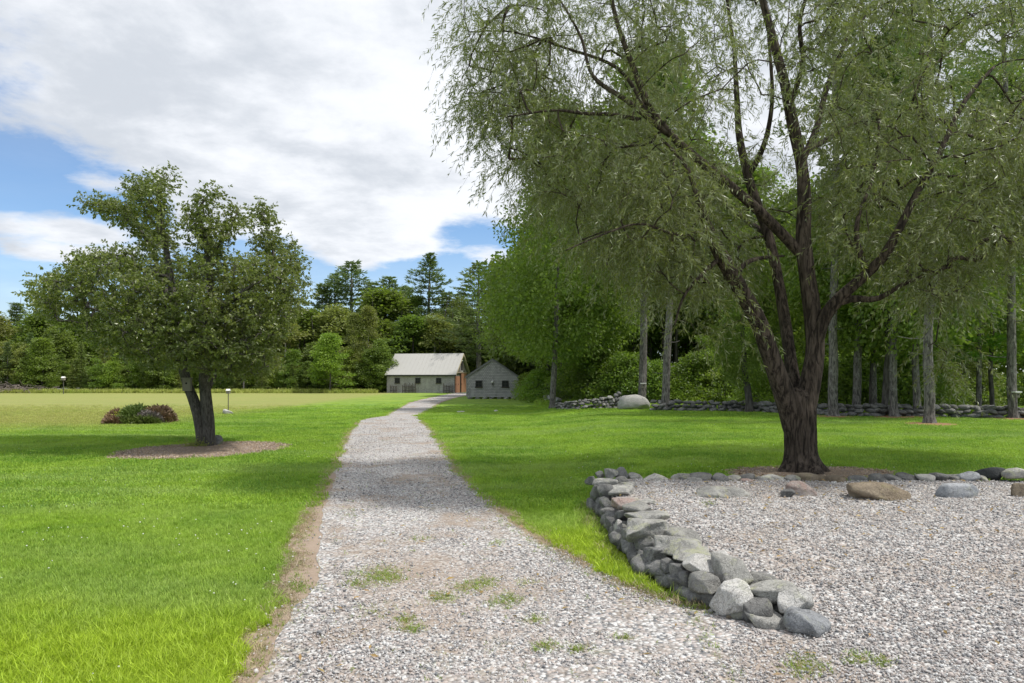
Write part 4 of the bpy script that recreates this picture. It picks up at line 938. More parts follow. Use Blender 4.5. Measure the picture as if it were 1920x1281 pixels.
# ---- willow, traced from the photograph then given depth
def limb3(lst): return resample([P(a, b, d) for a, b, d, _ in lst], [w / 2 / FPX * lst[0][2] for *_, w in lst], .10)
WD = 9.95
wl_ = {
 'A': [(1495, 850, 9.97, 24), (1485, 800, 9.93, 36), (1474, 750, 9.88, 40), (1448, 675, 9.75, 35), (1423, 605, 9.6, 32), (1387, 540, 9.4, 29), (1352, 480, 9.2, 25), (1326, 425, 9.05, 18), (1308, 370, 8.95, 11), (1285, 310, 8.85, 7), (1240, 260, 8.75, 4)],
 'B': [(1502, 840, 10.0, 30), (1492, 750, 10.12, 34), (1481, 665, 10.3, 26), (1470, 590, 10.5, 26), (1456, 510, 10.7, 24), (1440, 440, 10.9, 22), (1418, 380, 11.1, 24), (1400, 321, 11.2, 21), (1386, 252, 11.3, 17), (1381, 172, 11.4, 13), (1376, 90, 11.5, 9), (1360, -20, 11.6, 6)],
 'C': [(1501, 850, 9.95, 26), (1506, 800, 9.95, 38), (1513, 750, 9.95, 42), (1528, 665, 9.95, 35), (1525, 600, 10.0, 33), (1514, 520, 10.05, 31), (1506, 447, 10.1, 29), (1508, 372, 10.15, 26), (1502, 304, 10.2, 23), (1486, 229, 10.2, 23), (1472, 160, 10.2, 19), (1450, 75, 10.2, 16), (1430, 0, 10.2, 13), (1405, -120, 10.2, 8)],
 'D': [(1500, 474, 10.1, 24), (1452, 424, 10.0, 22), (1410, 384, 9.85, 21), (1336, 321, 9.6, 19), (1273, 269, 9.4, 17), (1221, 206, 9.2, 14), (1187, 126, 9.1, 11), (1160, 52, 9.0, 9), (1140, -30, 8.9, 7)],
 'E': [(1524, 690, 9.95, 26), (1538, 615, 9.9, 29), (1566, 568, 9.8, 26), (1622, 516, 9.6, 21), (1657, 481, 9.4, 21), (1680, 441, 9.3, 17), (1715, 370, 9.3, 14), (1755, 300, 9.3, 12), (1806, 195, 9.4, 9), (1863, 126, 9.5, 6)],
 'E2': [(1565, 568, 9.8, 22), (1600, 560, 9.7, 16), (1645, 560, 9.5, 12), (1700, 530, 9.2, 8), (1780, 500, 8.9, 5)],
 'E3': [(1625, 512, 9.6, 14), (1607, 453, 9.6, 12), (1611, 401, 9.7, 9), (1640, 320, 9.9, 6), (1650, 200, 10.2, 5)],
 'C2': [(1505, 300, 10.2, 16), (1531, 241, 10.5, 14), (1550, 166, 10.8, 12), (1580, 90, 11.0, 9), (1620, -10, 11.2, 6)],
 'C3': [(1480, 200, 10.2, 13), (1505, 120, 10.0, 10), (1500, 40, 9.8, 8), (1530, -60, 9.6, 5)],
 'B2': [(1402, 330, 11.2, 14), (1425, 290, 11.0, 12), (1441, 240, 10.9, 10), (1448, 170, 10.8, 8), (1440, 60, 10.8, 5)],
 'D2': [(1250, 250, 9.3, 12), (1175, 189, 9.1, 10), (1112, 143, 9.2, 8), (1089, 69, 9.3, 6), (1050, 0, 9.3, 4)],
 'D3': [(1200, 225, 9.2, 10), (1150, 215, 9.0, 8), (1095, 213, 8.9, 7), (1038, 207, 8.8, 5), (952, 219, 8.7, 3)],
 'D4': [(1215, 215, 9.2, 10), (1160, 130, 9.6, 8), (1060, 90, 9.9, 6), (960, 60, 10.1, 4), (880, 60, 10.2, 3)],
 'A2': [(1352, 482, 9.2, 14), (1310, 520, 9.0, 10), (1280, 560, 8.9, 7), (1265, 610, 8.8, 4)],
 'A3': [(1378, 520, 9.3, 14), (1400, 492, 9.5, 11), (1440, 482, 9.8, 8), (1470, 480, 10.1, 5)],
 'A4': [(1330, 430, 9.0, 14), (1270, 440, 8.6, 10), (1200, 420, 8.3, 8), (1130, 440, 8.1, 6), (1060, 470, 8.0, 4)],
 'C4': [(1500, 290, 10.2, 14), (1570, 250, 11.3, 11), (1680, 180, 12.2, 9), (1790, 90, 12.8, 6), (1880, 20, 13, 4)],
 'B3': [(1440, 440, 10.9, 14), (1380, 400, 12, 11), (1300, 330, 12.8, 9), (1200, 280, 13.3, 6), (1100, 270, 13.6, 4)]}
willow = empty('willow_tree', (0, 0, 0)); tag(willow, 'big old willow with forked dark trunk and drooping narrow leaves behind the gravel pad', 'willow tree')
bz = .22
tp = resample([(4.24, 9.95, bz - .15), (4.23, 9.95, bz + .05), (4.21, 9.96, bz + .35), (4.20, 9.96, bz + .75), (4.19, 9.96, P(0, 775, WD).z), (4.17, 9.96, P(0, 745, WD).z), (4.17, 9.97, P(0, 728, WD).z)], [.275, .25, .215, .212, .225, .205, .10], .03)
def fl_(A, Z): return np.clip((bz + .38 - Z) / .38, 0, 1.2) ** 2 * (.42 + .28 * np.sin(A * 4 + 1) + .15 * np.sin(A * 7))
rough_tube(tp[0], tp[1], 120, 5, .045, 34, fl_).build('trunk', M['bark_willow'], willow, smooth=True)
limbs = []
for i, (nm, lst) in enumerate(wl_.items()):
    pts, rad = limb3(lst); rad = rad * {'D': .84, 'A': .95, 'C': .95, 'A4': .5, 'A2': .7}.get(nm, .85); limbs.append((pts, rad))
    big = rad[0] > .10
    pts2 = pts.copy()
    rough_tube(pts2, rad, 56 if big else 14, 20 + i, .05 if big else .03, 22 if big else 6).build('limb', M['bark_willow'], willow, smooth=True)
# hollow scar on the lower left limb
WPOLY = [(850, -40), (860, 120), (868, 225), (905, 290), (960, 310), (1010, 395), (1090, 470), (1190, 530), (1290, 560), (1380, 540), (1430, 450), (1520, 420), (1570, 460), (1640, 500), (1740, 560), (1800, 560), (1860, 470), (1960, 500), (2100, 430), (2150, 200), (2000, -150), (1700, -320), (1300, -330), (1000, -200)]
wr = np.random.default_rng(21); an = []
n_try = 7600; px = wr.uniform(840, 2150, n_try); py = wr.uniform(-330, 640, n_try); k = inpoly(px, py, WPOLY); px, py = px[k], py[k]
rr_ = np.sqrt(((px - 1500) / 680) ** 2 + ((py - 180) / 520) ** 2); hd = 2.9 * np.sqrt(np.clip(1.12 - rr_ ** 2, .05, 1)); dep = 10.5 + hd * wr.uniform(-1, 1, len(px)) * .95
cl = fbm(px * .011 + 5, py * .011 + dep * .8, 3); pk = np.clip((cl - .42) * 8, .02, 1)
pk = np.where((px < 1420) & (py > 260) & (px > 980), np.maximum(pk, .45) * 1.3, pk) * np.where((px > 1640) & (py < 190), .5, 1)
pk *= np.where(py < 150, .52, 1) * np.where(py < -40, .5, 1) * np.where((px > 1380) & (px < 1620) & (py > 330) & (dep < 10.4), .12, 1) * np.where((px > 1340) & (px < 1560) & (py > 130) & (py < 380), .4, 1)
# keep the big limbs open to view: little foliage hangs right in front of them
LP2 = np.array([(960 + p[0] / p[1] * FPX, HOR - (p[2] - EYE) / p[1] * FPX, p[1]) for nm_, (pts_, rad_) in zip(wl_, limbs) if nm_ in ('A', 'B', 'C', 'D', 'E', 'D2', 'B2', 'D3') for p in pts_[::3] if nm_ != 'A' or p[2] < 3.4])
dl = np.sqrt(((px[:, None] - LP2[None, :, 0]) / 34) ** 2 + ((py[:, None] + 40 - LP2[None, :, 1]) / 55) ** 2); jn_ = dl.argmin(1)
pk *= np.where((dl.min(1) < 1) & (dep < LP2[jn_, 2] + .1), .12, 1)
k = wr.random(len(px)) < pk; px, py, dep = px[k], py[k], dep[k]
anchors = np.stack([(px - 960) / FPX * dep, dep, EYE - (py - HOR) / FPX * dep], -1)
low = np.array([P(1755, 640, 9.3), P(1775, 660, 9.25), P(1790, 690, 9.2), P(1740, 650, 9.4), P(1765, 690, 9.3), P(1390, 600, 9.2), P(1350, 620, 9.4), P(1405, 650, 11.5), P(1900, 520, 9), P(1300, 610, 9.2)])
anchors = np.concatenate([anchors, low])
br = grow(limbs, anchors, .2, .0045, wr, .40, maxr=.035)
mb = MB()
for pts, rad in br: mb.tube(pts, rad, 5, False)
mb.build('branchwork', M['bark_willow'], willow, smooth=True)['kind'] = 'stuff'
def twigs(anc, ntw, L0, L1, grav, up, wr, steps=7, nl=24, ll=.08, lw=.013, jit=.06, outc=None, leafdroop=.35, alt=.75, vec=None):
    n = len(anc) * ntw; base = np.repeat(anc, ntw, 0) + wr.normal(0, jit, (n, 3)); dr_ = wr.normal(size=(n, 3)); dr_[:, 2] = wr.uniform(-.3, up, n)
    if outc is not None: o_ = base - outc; o_ /= np.linalg.norm(o_, axis=1)[:, None]; dr_ += o_ * .8
    dr_ /= np.linalg.norm(dr_, axis=1)[:, None]; Lt = wr.uniform(L0, L1, n); st = Lt / steps
    pos = [base]; dirs = [dr_]; p = base; d = dr_
    for s_ in range(steps):
        d = d + np.array([0, 0, -grav]) + wr.normal(0, .05, d.shape); d = d / np.linalg.norm(d, axis=1)[:, None]; p = p + d * st[:, None]; pos.append(p); dirs.append(d)
    Pn = np.stack(pos, 1); Dn = np.stack(dirs, 1)          # n, steps+1, 3
    tt_ = np.sort(wr.uniform(.12, 1, (n, nl)), 1) * steps; i0 = np.minimum(tt_.astype(int), steps - 1); f = (tt_ - i0)[..., None]
    ar = np.arange(n)[:, None]; LP = Pn[ar, i0] * (1 - f) + Pn[ar, i0 + 1] * f; LD = Dn[ar, i0]
    side = wr.normal(size=LD.shape); side -= (side * LD).sum(-1, keepdims=True) * LD; side /= np.linalg.norm(side, axis=-1, keepdims=True) + 1e-9
    LDir = LD * .7 + side * alt + np.array([0, 0, -leafdroop])
    m_ = n * nl; lsz = ll * wr.uniform(.65, 1.25, m_)
    V, Q = leaves(LP.reshape(-1, 3), LDir.reshape(-1, 3), lsz, lsz * (lw / ll) * wr.uniform(.8, 1.2, m_), wr, .12)
    return Pn, V, Q
def twig_mesh(Pn, r0=.0028):
    n, s1, _ = Pn.shape; sides = 3; a = np.arange(3) * 2 * np.pi / 3; off = np.stack([np.cos(a), np.sin(a), 0 * a], -1); rad = r0 * np.linspace(1, .35, s1)
    V = Pn[:, :, None] + rad[None, :, None, None] * off[None, None]; V = V.reshape(-1, 3)
    i = (np.arange(n)[:, None, None] * s1 + np.arange(s1 - 1)[None, :, None]) * 3; j = np.arange(3)[None, None]; k = (j + 1) % 3
    return V, np.stack([i + j, i + k, i + 3 + k, i + 3 + j], -1).reshape(-1, 4)
Pn, V, Q = twigs(anchors, 7, .30, 1.05, .26, .55, wr, 6, 26, 0.080, .0135, .055, leafdroop=.4)
# extra side shoots along branches
obj('foliage', mesh_np('foliage', V, Q), M['l_willow'], willow)['kind'] = 'stuff'
V, Q = twig_mesh(Pn[:, ::2]); obj('twigwork', mesh_np('twigwork', V, Q), simple('willow_twig', (.13, .125, .06), .8), willow)['kind'] = 'stuff'
print('willow anchors', len(anchors), 'leaves', len(anchors) * 7 * 22)

# ---- pear tree
PD = PEAR.y
def lp(lst): return resample([P(a, b, PD + d) for a, b, d, _ in lst], [w / 2 / FPX * PD for *_, w in lst], .08)
pear = empty('pear_tree'); tag(pear, 'old pear tree with twin fused gray trunks and broad dark crown in a mulch ring', 'pear tree')
pl_ = {'a': [(381, 845, 0, 23), (378, 815, 0, 21), (372, 780, 0, 20), (363, 750, .05, 19), (354, 728, .1, 17), (346, 700, .15, 18), (337, 660, .2, 17), (330, 615, .1, 16), (326, 571, 0, 15), (318, 510, 0, 12), (308, 444, 0, 9), (298, 387, 0, 6), (305, 335, 0, 3)],
 'b': [(390, 845, 0, 25), (391, 800, 0, 22), (388, 765, 0, 21), (385, 735, 0, 20), (383, 700, -.1, 18), (388, 650, -.3, 17), (396, 590, -.5, 15), (394, 530, -.6, 12), (390, 483, -.7, 10), (380, 430, -.8, 7), (372, 396, -.8, 5), (395, 360, -.8, 3)],
 'c': [(388, 725, 0, 18), (398, 705, .3, 15), (420, 670, .7, 13), (450, 620, 1.1, 11), (477, 584, 1.2, 10), (500, 530, 1.3, 8), (512, 475, 1.3, 5), (490, 400, 1.3, 3)],
 'd': [(340, 675, .2, 14), (310, 640, -.5, 12), (270, 610, -1, 10), (210, 590, -1.3, 6), (160, 575, -1.5, 3)],
 'e': [(327, 580, 0, 11), (300, 520, .8, 9), (285, 470, 1.2, 8), (245, 409, 1.4, 6), (200, 385, 1.4, 4), (171, 383, 1.4, 3)],
 'f': [(318, 520, 0, 8), (280, 510, -.5, 6), (232, 488, -.8, 5), (190, 484, -1, 4), (158, 488, -1, 2)],
 'j': [(310, 450, 0, 7), (290, 420, .3, 5), (268, 385, .5, 4), (255, 345, .5, 2)], 'k': [(392, 495, -.7, 7), (415, 450, -.5, 5), (435, 420, -.3, 4), (447, 392, -.2, 2)], 'l': [(478, 582, 1.2, 6), (520, 540, 1.0, 5), (552, 470, .8, 2)],
 'g': [(395, 600, -.5, 11), (440, 560, -1.2, 9), (480, 530, -1.5, 5), (505, 515, -1.6, 3)],
 'h': [(388, 660, -.3, 11), (420, 640, -1.2, 8), (460, 640, -1.6, 4)],
 'i': [(335, 640, .1, 11), (280, 600, 1.2, 9), (200, 560, 1.9, 6), (130, 520, 2.1, 4)]}
pls = []
for i, (nm, lst) in enumerate(pl_.items()):
    pts, rad = lp(lst); pls.append((pts, rad))
    fl2 = (lambda A, Z: np.clip((.22 - Z) / .22, 0, 1.2) ** 2 * (.30 + .12 * np.sin(A * 4))) if nm in 'ab' else None
    rough_tube(pts, rad, 32 if nm in 'ab' else 10, 60 + i, .025, 18 if nm in 'ab' else 6, fl2).build('trunk' if nm in 'ab' else 'limb', M['bark_pear'], pear, smooth=True)
PPOLY = [(62, 560), (75, 520), (118, 505), (150, 480), (200, 480), (210, 445), (150, 430), (118, 408), (145, 378), (215, 365), (250, 350), (262, 325), (300, 335), (318, 312), (335, 365), (365, 380), (395, 348), (410, 375), (440, 400), (470, 412), (487, 380), (512, 410), (520, 455), (555, 455), (562, 520), (572, 570), (540, 610), (522, 655), (505, 700), (455, 712), (420, 705), (370, 690), (335, 690), (280, 690), (235, 668), (150, 620), (95, 600)]
pr_ = np.random.default_rng(33); n_try = 4800; px = pr_.uniform(60, 575, n_try); py = pr_.uniform(318, 705, n_try); k = inpoly(px, py, PPOLY); px, py = px[k], py[k]
rr_ = np.sqrt(((px - 320) / 270) ** 2 + ((py - 560) / 235) ** 2); hd = 2.7 * np.sqrt(np.clip(1.08 - rr_ ** 2, .02, 1)); dep = PD + hd * pr_.uniform(-1, 1, len(px)) * .95
pk = np.clip((py - 300) / 230, .22, 1) * np.clip((fbm(px * .022, py * .022 + dep, 3) - .45) * 9, .01, 1); PL2 = np.array([(960 + p[0] / p[1] * FPX, HOR - (p[2] - EYE) / p[1] * FPX, p[1]) for pts_, rad_ in pls for p in pts_[::3]])
dq = np.sqrt((px[:, None] - PL2[None, :, 0]) ** 2 + (py[:, None] - PL2[None, :, 1]) ** 2); jq = dq.argmin(1); topm = py < 490
dep = np.where(topm, PL2[jq, 2] + pr_.normal(0, .35, len(px)), dep)
pk = np.where(topm, np.exp(-(dq.min(1) / 15) ** 2) * .85, pk)
k = pr_.random(len(px)) < pk; px, py, dep = px[k], py[k], dep[k]
anchors = np.stack([(px - 960) / FPX * dep, dep, EYE - (py - HOR) / FPX * dep], -1)
br = grow(pls, anchors, .2, .006, pr_, .42, maxr=.04)
mb = MB()
for pts, rad in br: mb.tube(pts, rad, 5, False)
mb.build('branchwork', M['bark_pear'], pear, smooth=True)['kind'] = 'stuff'
more = np.concatenate([b[0][len(b[0]) // 2:] for b in br if len(b[0]) > 3])
anc2 = np.concatenate([anchors, more[pr_.random(len(more)) < .42]])
Pn, V, Q = twigs(anc2, 5, .18, .42, 0.03, .9, pr_, 3, 12, .078, .042, .075, leafdroop=.55, alt=.9)
obj('foliage', mesh_np('foliage', V, Q), M['l_pear'], pear)['kind'] = 'stuff'
V, Q = twig_mesh(Pn, .004); obj('twigwork', mesh_np('twigwork', V, Q), M['bark_pear'], pear)['kind'] = 'stuff'
print('pear leaves', len(anc2) * 55)
# sprouts round the foot of the pear
mb = MB(); c = np.array([[PEAR.x - .12, PEAR.y - .18, .02]]); ac = np.repeat(c, 60, 0) + pr_.normal(0, .09, (60, 3)) * np.array([1.6, 1, 0]); Pn, V, Q = twigs(ac, 3, .12, .3, -.02, 1.2, pr_, 3, 9, .035, .015, .02, leafdroop=.1)
tag(obj('basal_shoot_clump', mesh_np('shoots', V, Q), M['l_olive']), 'scruffy green shoots sprouting round the foot of the pear trunk', 'shoots', kind='stuff')
nb = empty('nest_box', P(351, 722, PD - .28), R(8)); tag(nb, 'weathered wooden nest box hung on the left stem of the pear tree', 'nest box')
mb = MB(); mb.box(-.085, .085, -.07, .07, -.14, .14); bd_ = mb.build('box', M['nestbox'], nb)
mb = MB(); mb.box(-.10, .10, -.10, .09, .142, .17); mb.build('lid', M['nestbox'], nb)
mb = MB(); mb.tube([[0, -.0715, .04], [0, -.074, .04]], .022, 10); mb.build('entrance_hole', M['dark'], nb)

# ---- generic woodland trees
def decid(seed, H, Wd, base, nanc, nleaf, ll, trunk_r, lean=0.0, shape=.5, matl='l_green', layered=.0, trunk_vis=1.0):
    r_ = np.random.default_rng(seed); n = nanc
    u = r_.uniform(0, 1, n * 3); zt = base + (H - base) * u
    prof = np.sin(np.pi * np.clip(u, 0, 1) ** (shape)) ** .6 * (1 - .25 * u) ; prof = np.maximum(prof, .12)
    a = r_.random(n * 3) * 2 * np.pi; lob = 1 + .22 * np.sin(a * 3 + seed) + .15 * np.sin(a * 5 + zt * 1.3 + seed)
    q = np.sqrt(r_.uniform(.25, 1, n * 3)); rad = Wd / 2 * prof * lob * q
    p = np.stack([rad * np.cos(a) + lean * zt, rad * np.sin(a), zt], -1)
    cl = noise3(p, .55, seed + 5, 2); k = np.argsort(-cl + r_.normal(0, .35, len(cl)))[:n]; p = p[k]
    tr = resample([(0, 0, -.2), (lean * H * .25 + .1, 0, H * .25), (lean * H * .5, .1, H * .5), (lean * H * .8, 0, H * .86)], [trunk_r * 1.25, trunk_r, trunk_r * .7, trunk_r * .12], .5)
    br = grow([tr], p, .8, .012, r_, .42, maxr=trunk_r * .45)
    mb = MB(); mb.tube(tr[0], tr[1], 10, False)
    for pts, rd in br: mb.tube(pts[::2] if len(pts) > 4 else pts, rd[::2] if len(pts) > 4 else rd, 4, False)
    tm = mb.mesh('trunk', True)
    nl = nleaf // n; c = np.repeat(p, nl, 0); sg = Wd * .075 + .12
    off = r_.normal(size=c.shape); off /= np.linalg.norm(off, axis=1)[:, None]; off *= (sg * 1.7 * r_.random(len(c)) ** .45)[:, None]; off[:, 2] *= (.55 - .35 * layered)
    pos = c + off; dr_ = off * np.array([1, 1, .5]) / sg + r_.normal(0, .7, c.shape); dr_[:, 2] -= .25
    s_ = ll * r_.uniform(.6, 1.3, len(c)); V, Q = leaves(pos, dr_, s_, s_ * .62, r_, .1)
    return tm, mesh_np('crown', V, Q)
def conifer(seed, H, Wd, base, ll, trunk_r, kind='pine', dens=1.0, nper=26):
    r_ = np.random.default_rng(seed); tr = resample([(0, 0, -.2), (r_.normal(0, .08), 0, H * .4), (r_.normal(0, .15), 0, H * .98)], [trunk_r * 1.2, trunk_r * .85, .03], .6)
    mb = MB(); mb.tube(tr[0], tr[1], 10, False); C = []; Dd = []
    z = base; 
    while z < H - .25:
        t = (z - base) / (H - base)
        if kind == 'pine': L = Wd / 2 * (1 - t) ** .6 * (.72 + .28 * math.sin(t * 13 + seed)) * (.6 + .4 * min(1, t * 4 + .3)); nb_ = r_.integers(4, 7); stp = .75 * (1 - .45 * t); lift = .10 + .35 * t
        else: L = Wd / 2 * (1 - t) ** .85; nb_ = r_.integers(5, 8); stp = .38; lift = -.12 + .35 * t
        a0 = r_.random() * 6.28
        for b in range(int(nb_ * dens + .5)):
            a = a0 + b * 6.28 / nb_ + r_.normal(0, .25); l = L * r_.uniform(.45, 1.15); 
            if kind == 'pine' and r_.random() < .15: l *= 1.5
            u = np.linspace(0, 1, 7)[:, None]; dirh = np.array([math.cos(a), math.sin(a), 0]); pz = z + lift * l * u[:, 0] + (.10 if kind == 'pine' else -.12) * l * u[:, 0] ** 2
            pts = dirh[None] * l * u; pts[:, 2] = pz; pts[:, :2] += np.array([np.interp(z, tr[0][:, 2], tr[0][:, 0]), 0])
            mb.tube(pts[::2], np.linspace(max(.012, trunk_r * .16 * (1 - t)), .008, 4), 3, False)
            m_ = max(4, int(nper * l / (Wd / 2) + 4)); uu = r_.uniform(.25 if kind == 'pine' else .1, 1.02, m_); lat = r_.normal(0, .16 if kind == 'pine' else .20, m_) * l * (1.1 - uu * .5)
            pp = np.stack([np.interp(uu, u[:, 0], pts[:, q]) for q in range(3)], -1) + np.stack([-math.sin(a) * lat, math.cos(a) * lat, 0 * lat], -1); pp[:, 2] += r_.normal(0, .05, m_) - (0 if kind == 'pine' else .12 * np.abs(lat))
            C.append(pp); Dd.append(np.repeat(dirh[None], m_, 0) + np.stack([-math.sin(a) * lat / (l * .3 + .1), math.cos(a) * lat / (l * .3 + .1), 0 * lat], -1) * .5)
        z += stp * r_.uniform(.7, 1.3)
    C = np.concatenate(C); Dd = np.concatenate(Dd); k = 5; c = np.repeat(C, k, 0); d = np.repeat(Dd, k, 0) + r_.normal(0, .55, (len(c), 3)) + np.array([0, 0, .35 if kind == 'pine' else -.15])
    c = c + r_.normal(0, ll * .28, c.shape) * np.array([1, 1, .5]); s_ = ll * r_.uniform(.6, 1.3, len(c)); V, Q = leaves(c, d, s_, s_ * (.30 if kind == 'pine' else .36), r_, .1)
    return mb.mesh('trunk', True), mesh_np('crown', V, Q)

PROTO = {}
def defp(name, tm_cm, bark, leafm):
    tm, cm_ = tm_cm; tm.materials.append(M[bark]); cm_.materials.append(M[leafm]); PROTO[name] = (tm, cm_)
# name: unit trees of known height; placed with a scale
HT = {}
def dd(name, H, *a, bark='bark_dark', leafm='l_green', **k): defp(name, decid(hash_(name), H, *a, **k), bark, leafm); HT[name] = H
def cc(name, H, *a, bark='bark_pine', leafm='l_pine', **k): defp(name, conifer(hash_(name), H, *a, **k), bark, leafm); HT[name] = H
def hash_(s): return sum(ord(c) * (i + 3) for i, c in enumerate(s)) % 9973
dd('maple_a', 14, 8.5, 2.6, 230, 30000, .20, .20); dd('maple_b', 14, 9.5, 3.4, 240, 32000, .19, .22, leafm='l_dark')
dd('far_a', 11, 6.5, .6, 150, 14000, .30, .13, leafm='l_green'); dd('far_b', 11, 5.5, .4, 140, 13000, .30, .12, leafm='l_dark'); dd('far_c', 11, 6, 1.0, 140, 12000, .28, .12, leafm='l_olive', bark='bark_birch')
dd('young', 7.5, 5.5, .15, 120, 13000, .22, .08, leafm='l_bright', shape=.34, layered=.7)
dd('birch', 12, 4.5, 3.8, 100, 8000, .24, .10, leafm='l_olive', bark='bark_birch', lean=.05)
dd('sapling', 5, 3.4, .3, 70, 8000, .15, .04, leafm='l_bright', layered=.5); dd('shrub', 2.0, 3.0, .0, 60, 7000, .11, .03, leafm='l_green', layered=.2); dd('shrub_b', 1.6, 2.6, .0, 60, 7000, .10, .03, leafm='l_bright', layered=.2)
cc('pine_a', 17, 8, 4.5, .38, .22, nper=26); cc('pine_b', 17, 7, 6.0, .36, .20, nper=22); cc('pine_c', 15, 6.5, 2.5, .38, .18, nper=26)
cc('hem_a', 9, 5.0, .3, .24, .12, kind='hemlock', leafm='l_hemlock', bark='bark_dark', nper=20); cc('hem_b', 11, 5.0, .5, .26, .13, kind='hemlock', leafm='l_hemlock', bark='bark_dark', nper=20)
cc('tall', 18, 7.5, 6.2, .24, .19, nper=30)
FR = random.Random(11)
def tree(kind, x, y, h, label, cat, name, group=None, wx=1.0, rz=None, trunk=None, z=None):
    tm, cm_ = PROTO[kind]; s = h / HT[kind]
    rt = empty(name, (x, y, float(lawn_h(x, y)) - .05 if z is None else z), FR.uniform(0, 6.28) if rz is None else rz); tag(rt, label, cat, group)
    for nm, me in (('trunk', tm), ('crown', cm_)):
        if nm == 'trunk' and trunk is not None: continue
        o = bpy.data.objects.new(nm, me); COL.objects.link(o); o.parent = rt; o.scale = (s * wx, s * wx, s)
        if nm == 'crown': o['kind'] = 'stuff'
    return rt
def top(px, pyb, pyt, d): return (HOR - pyt) / FPX * d + EYE
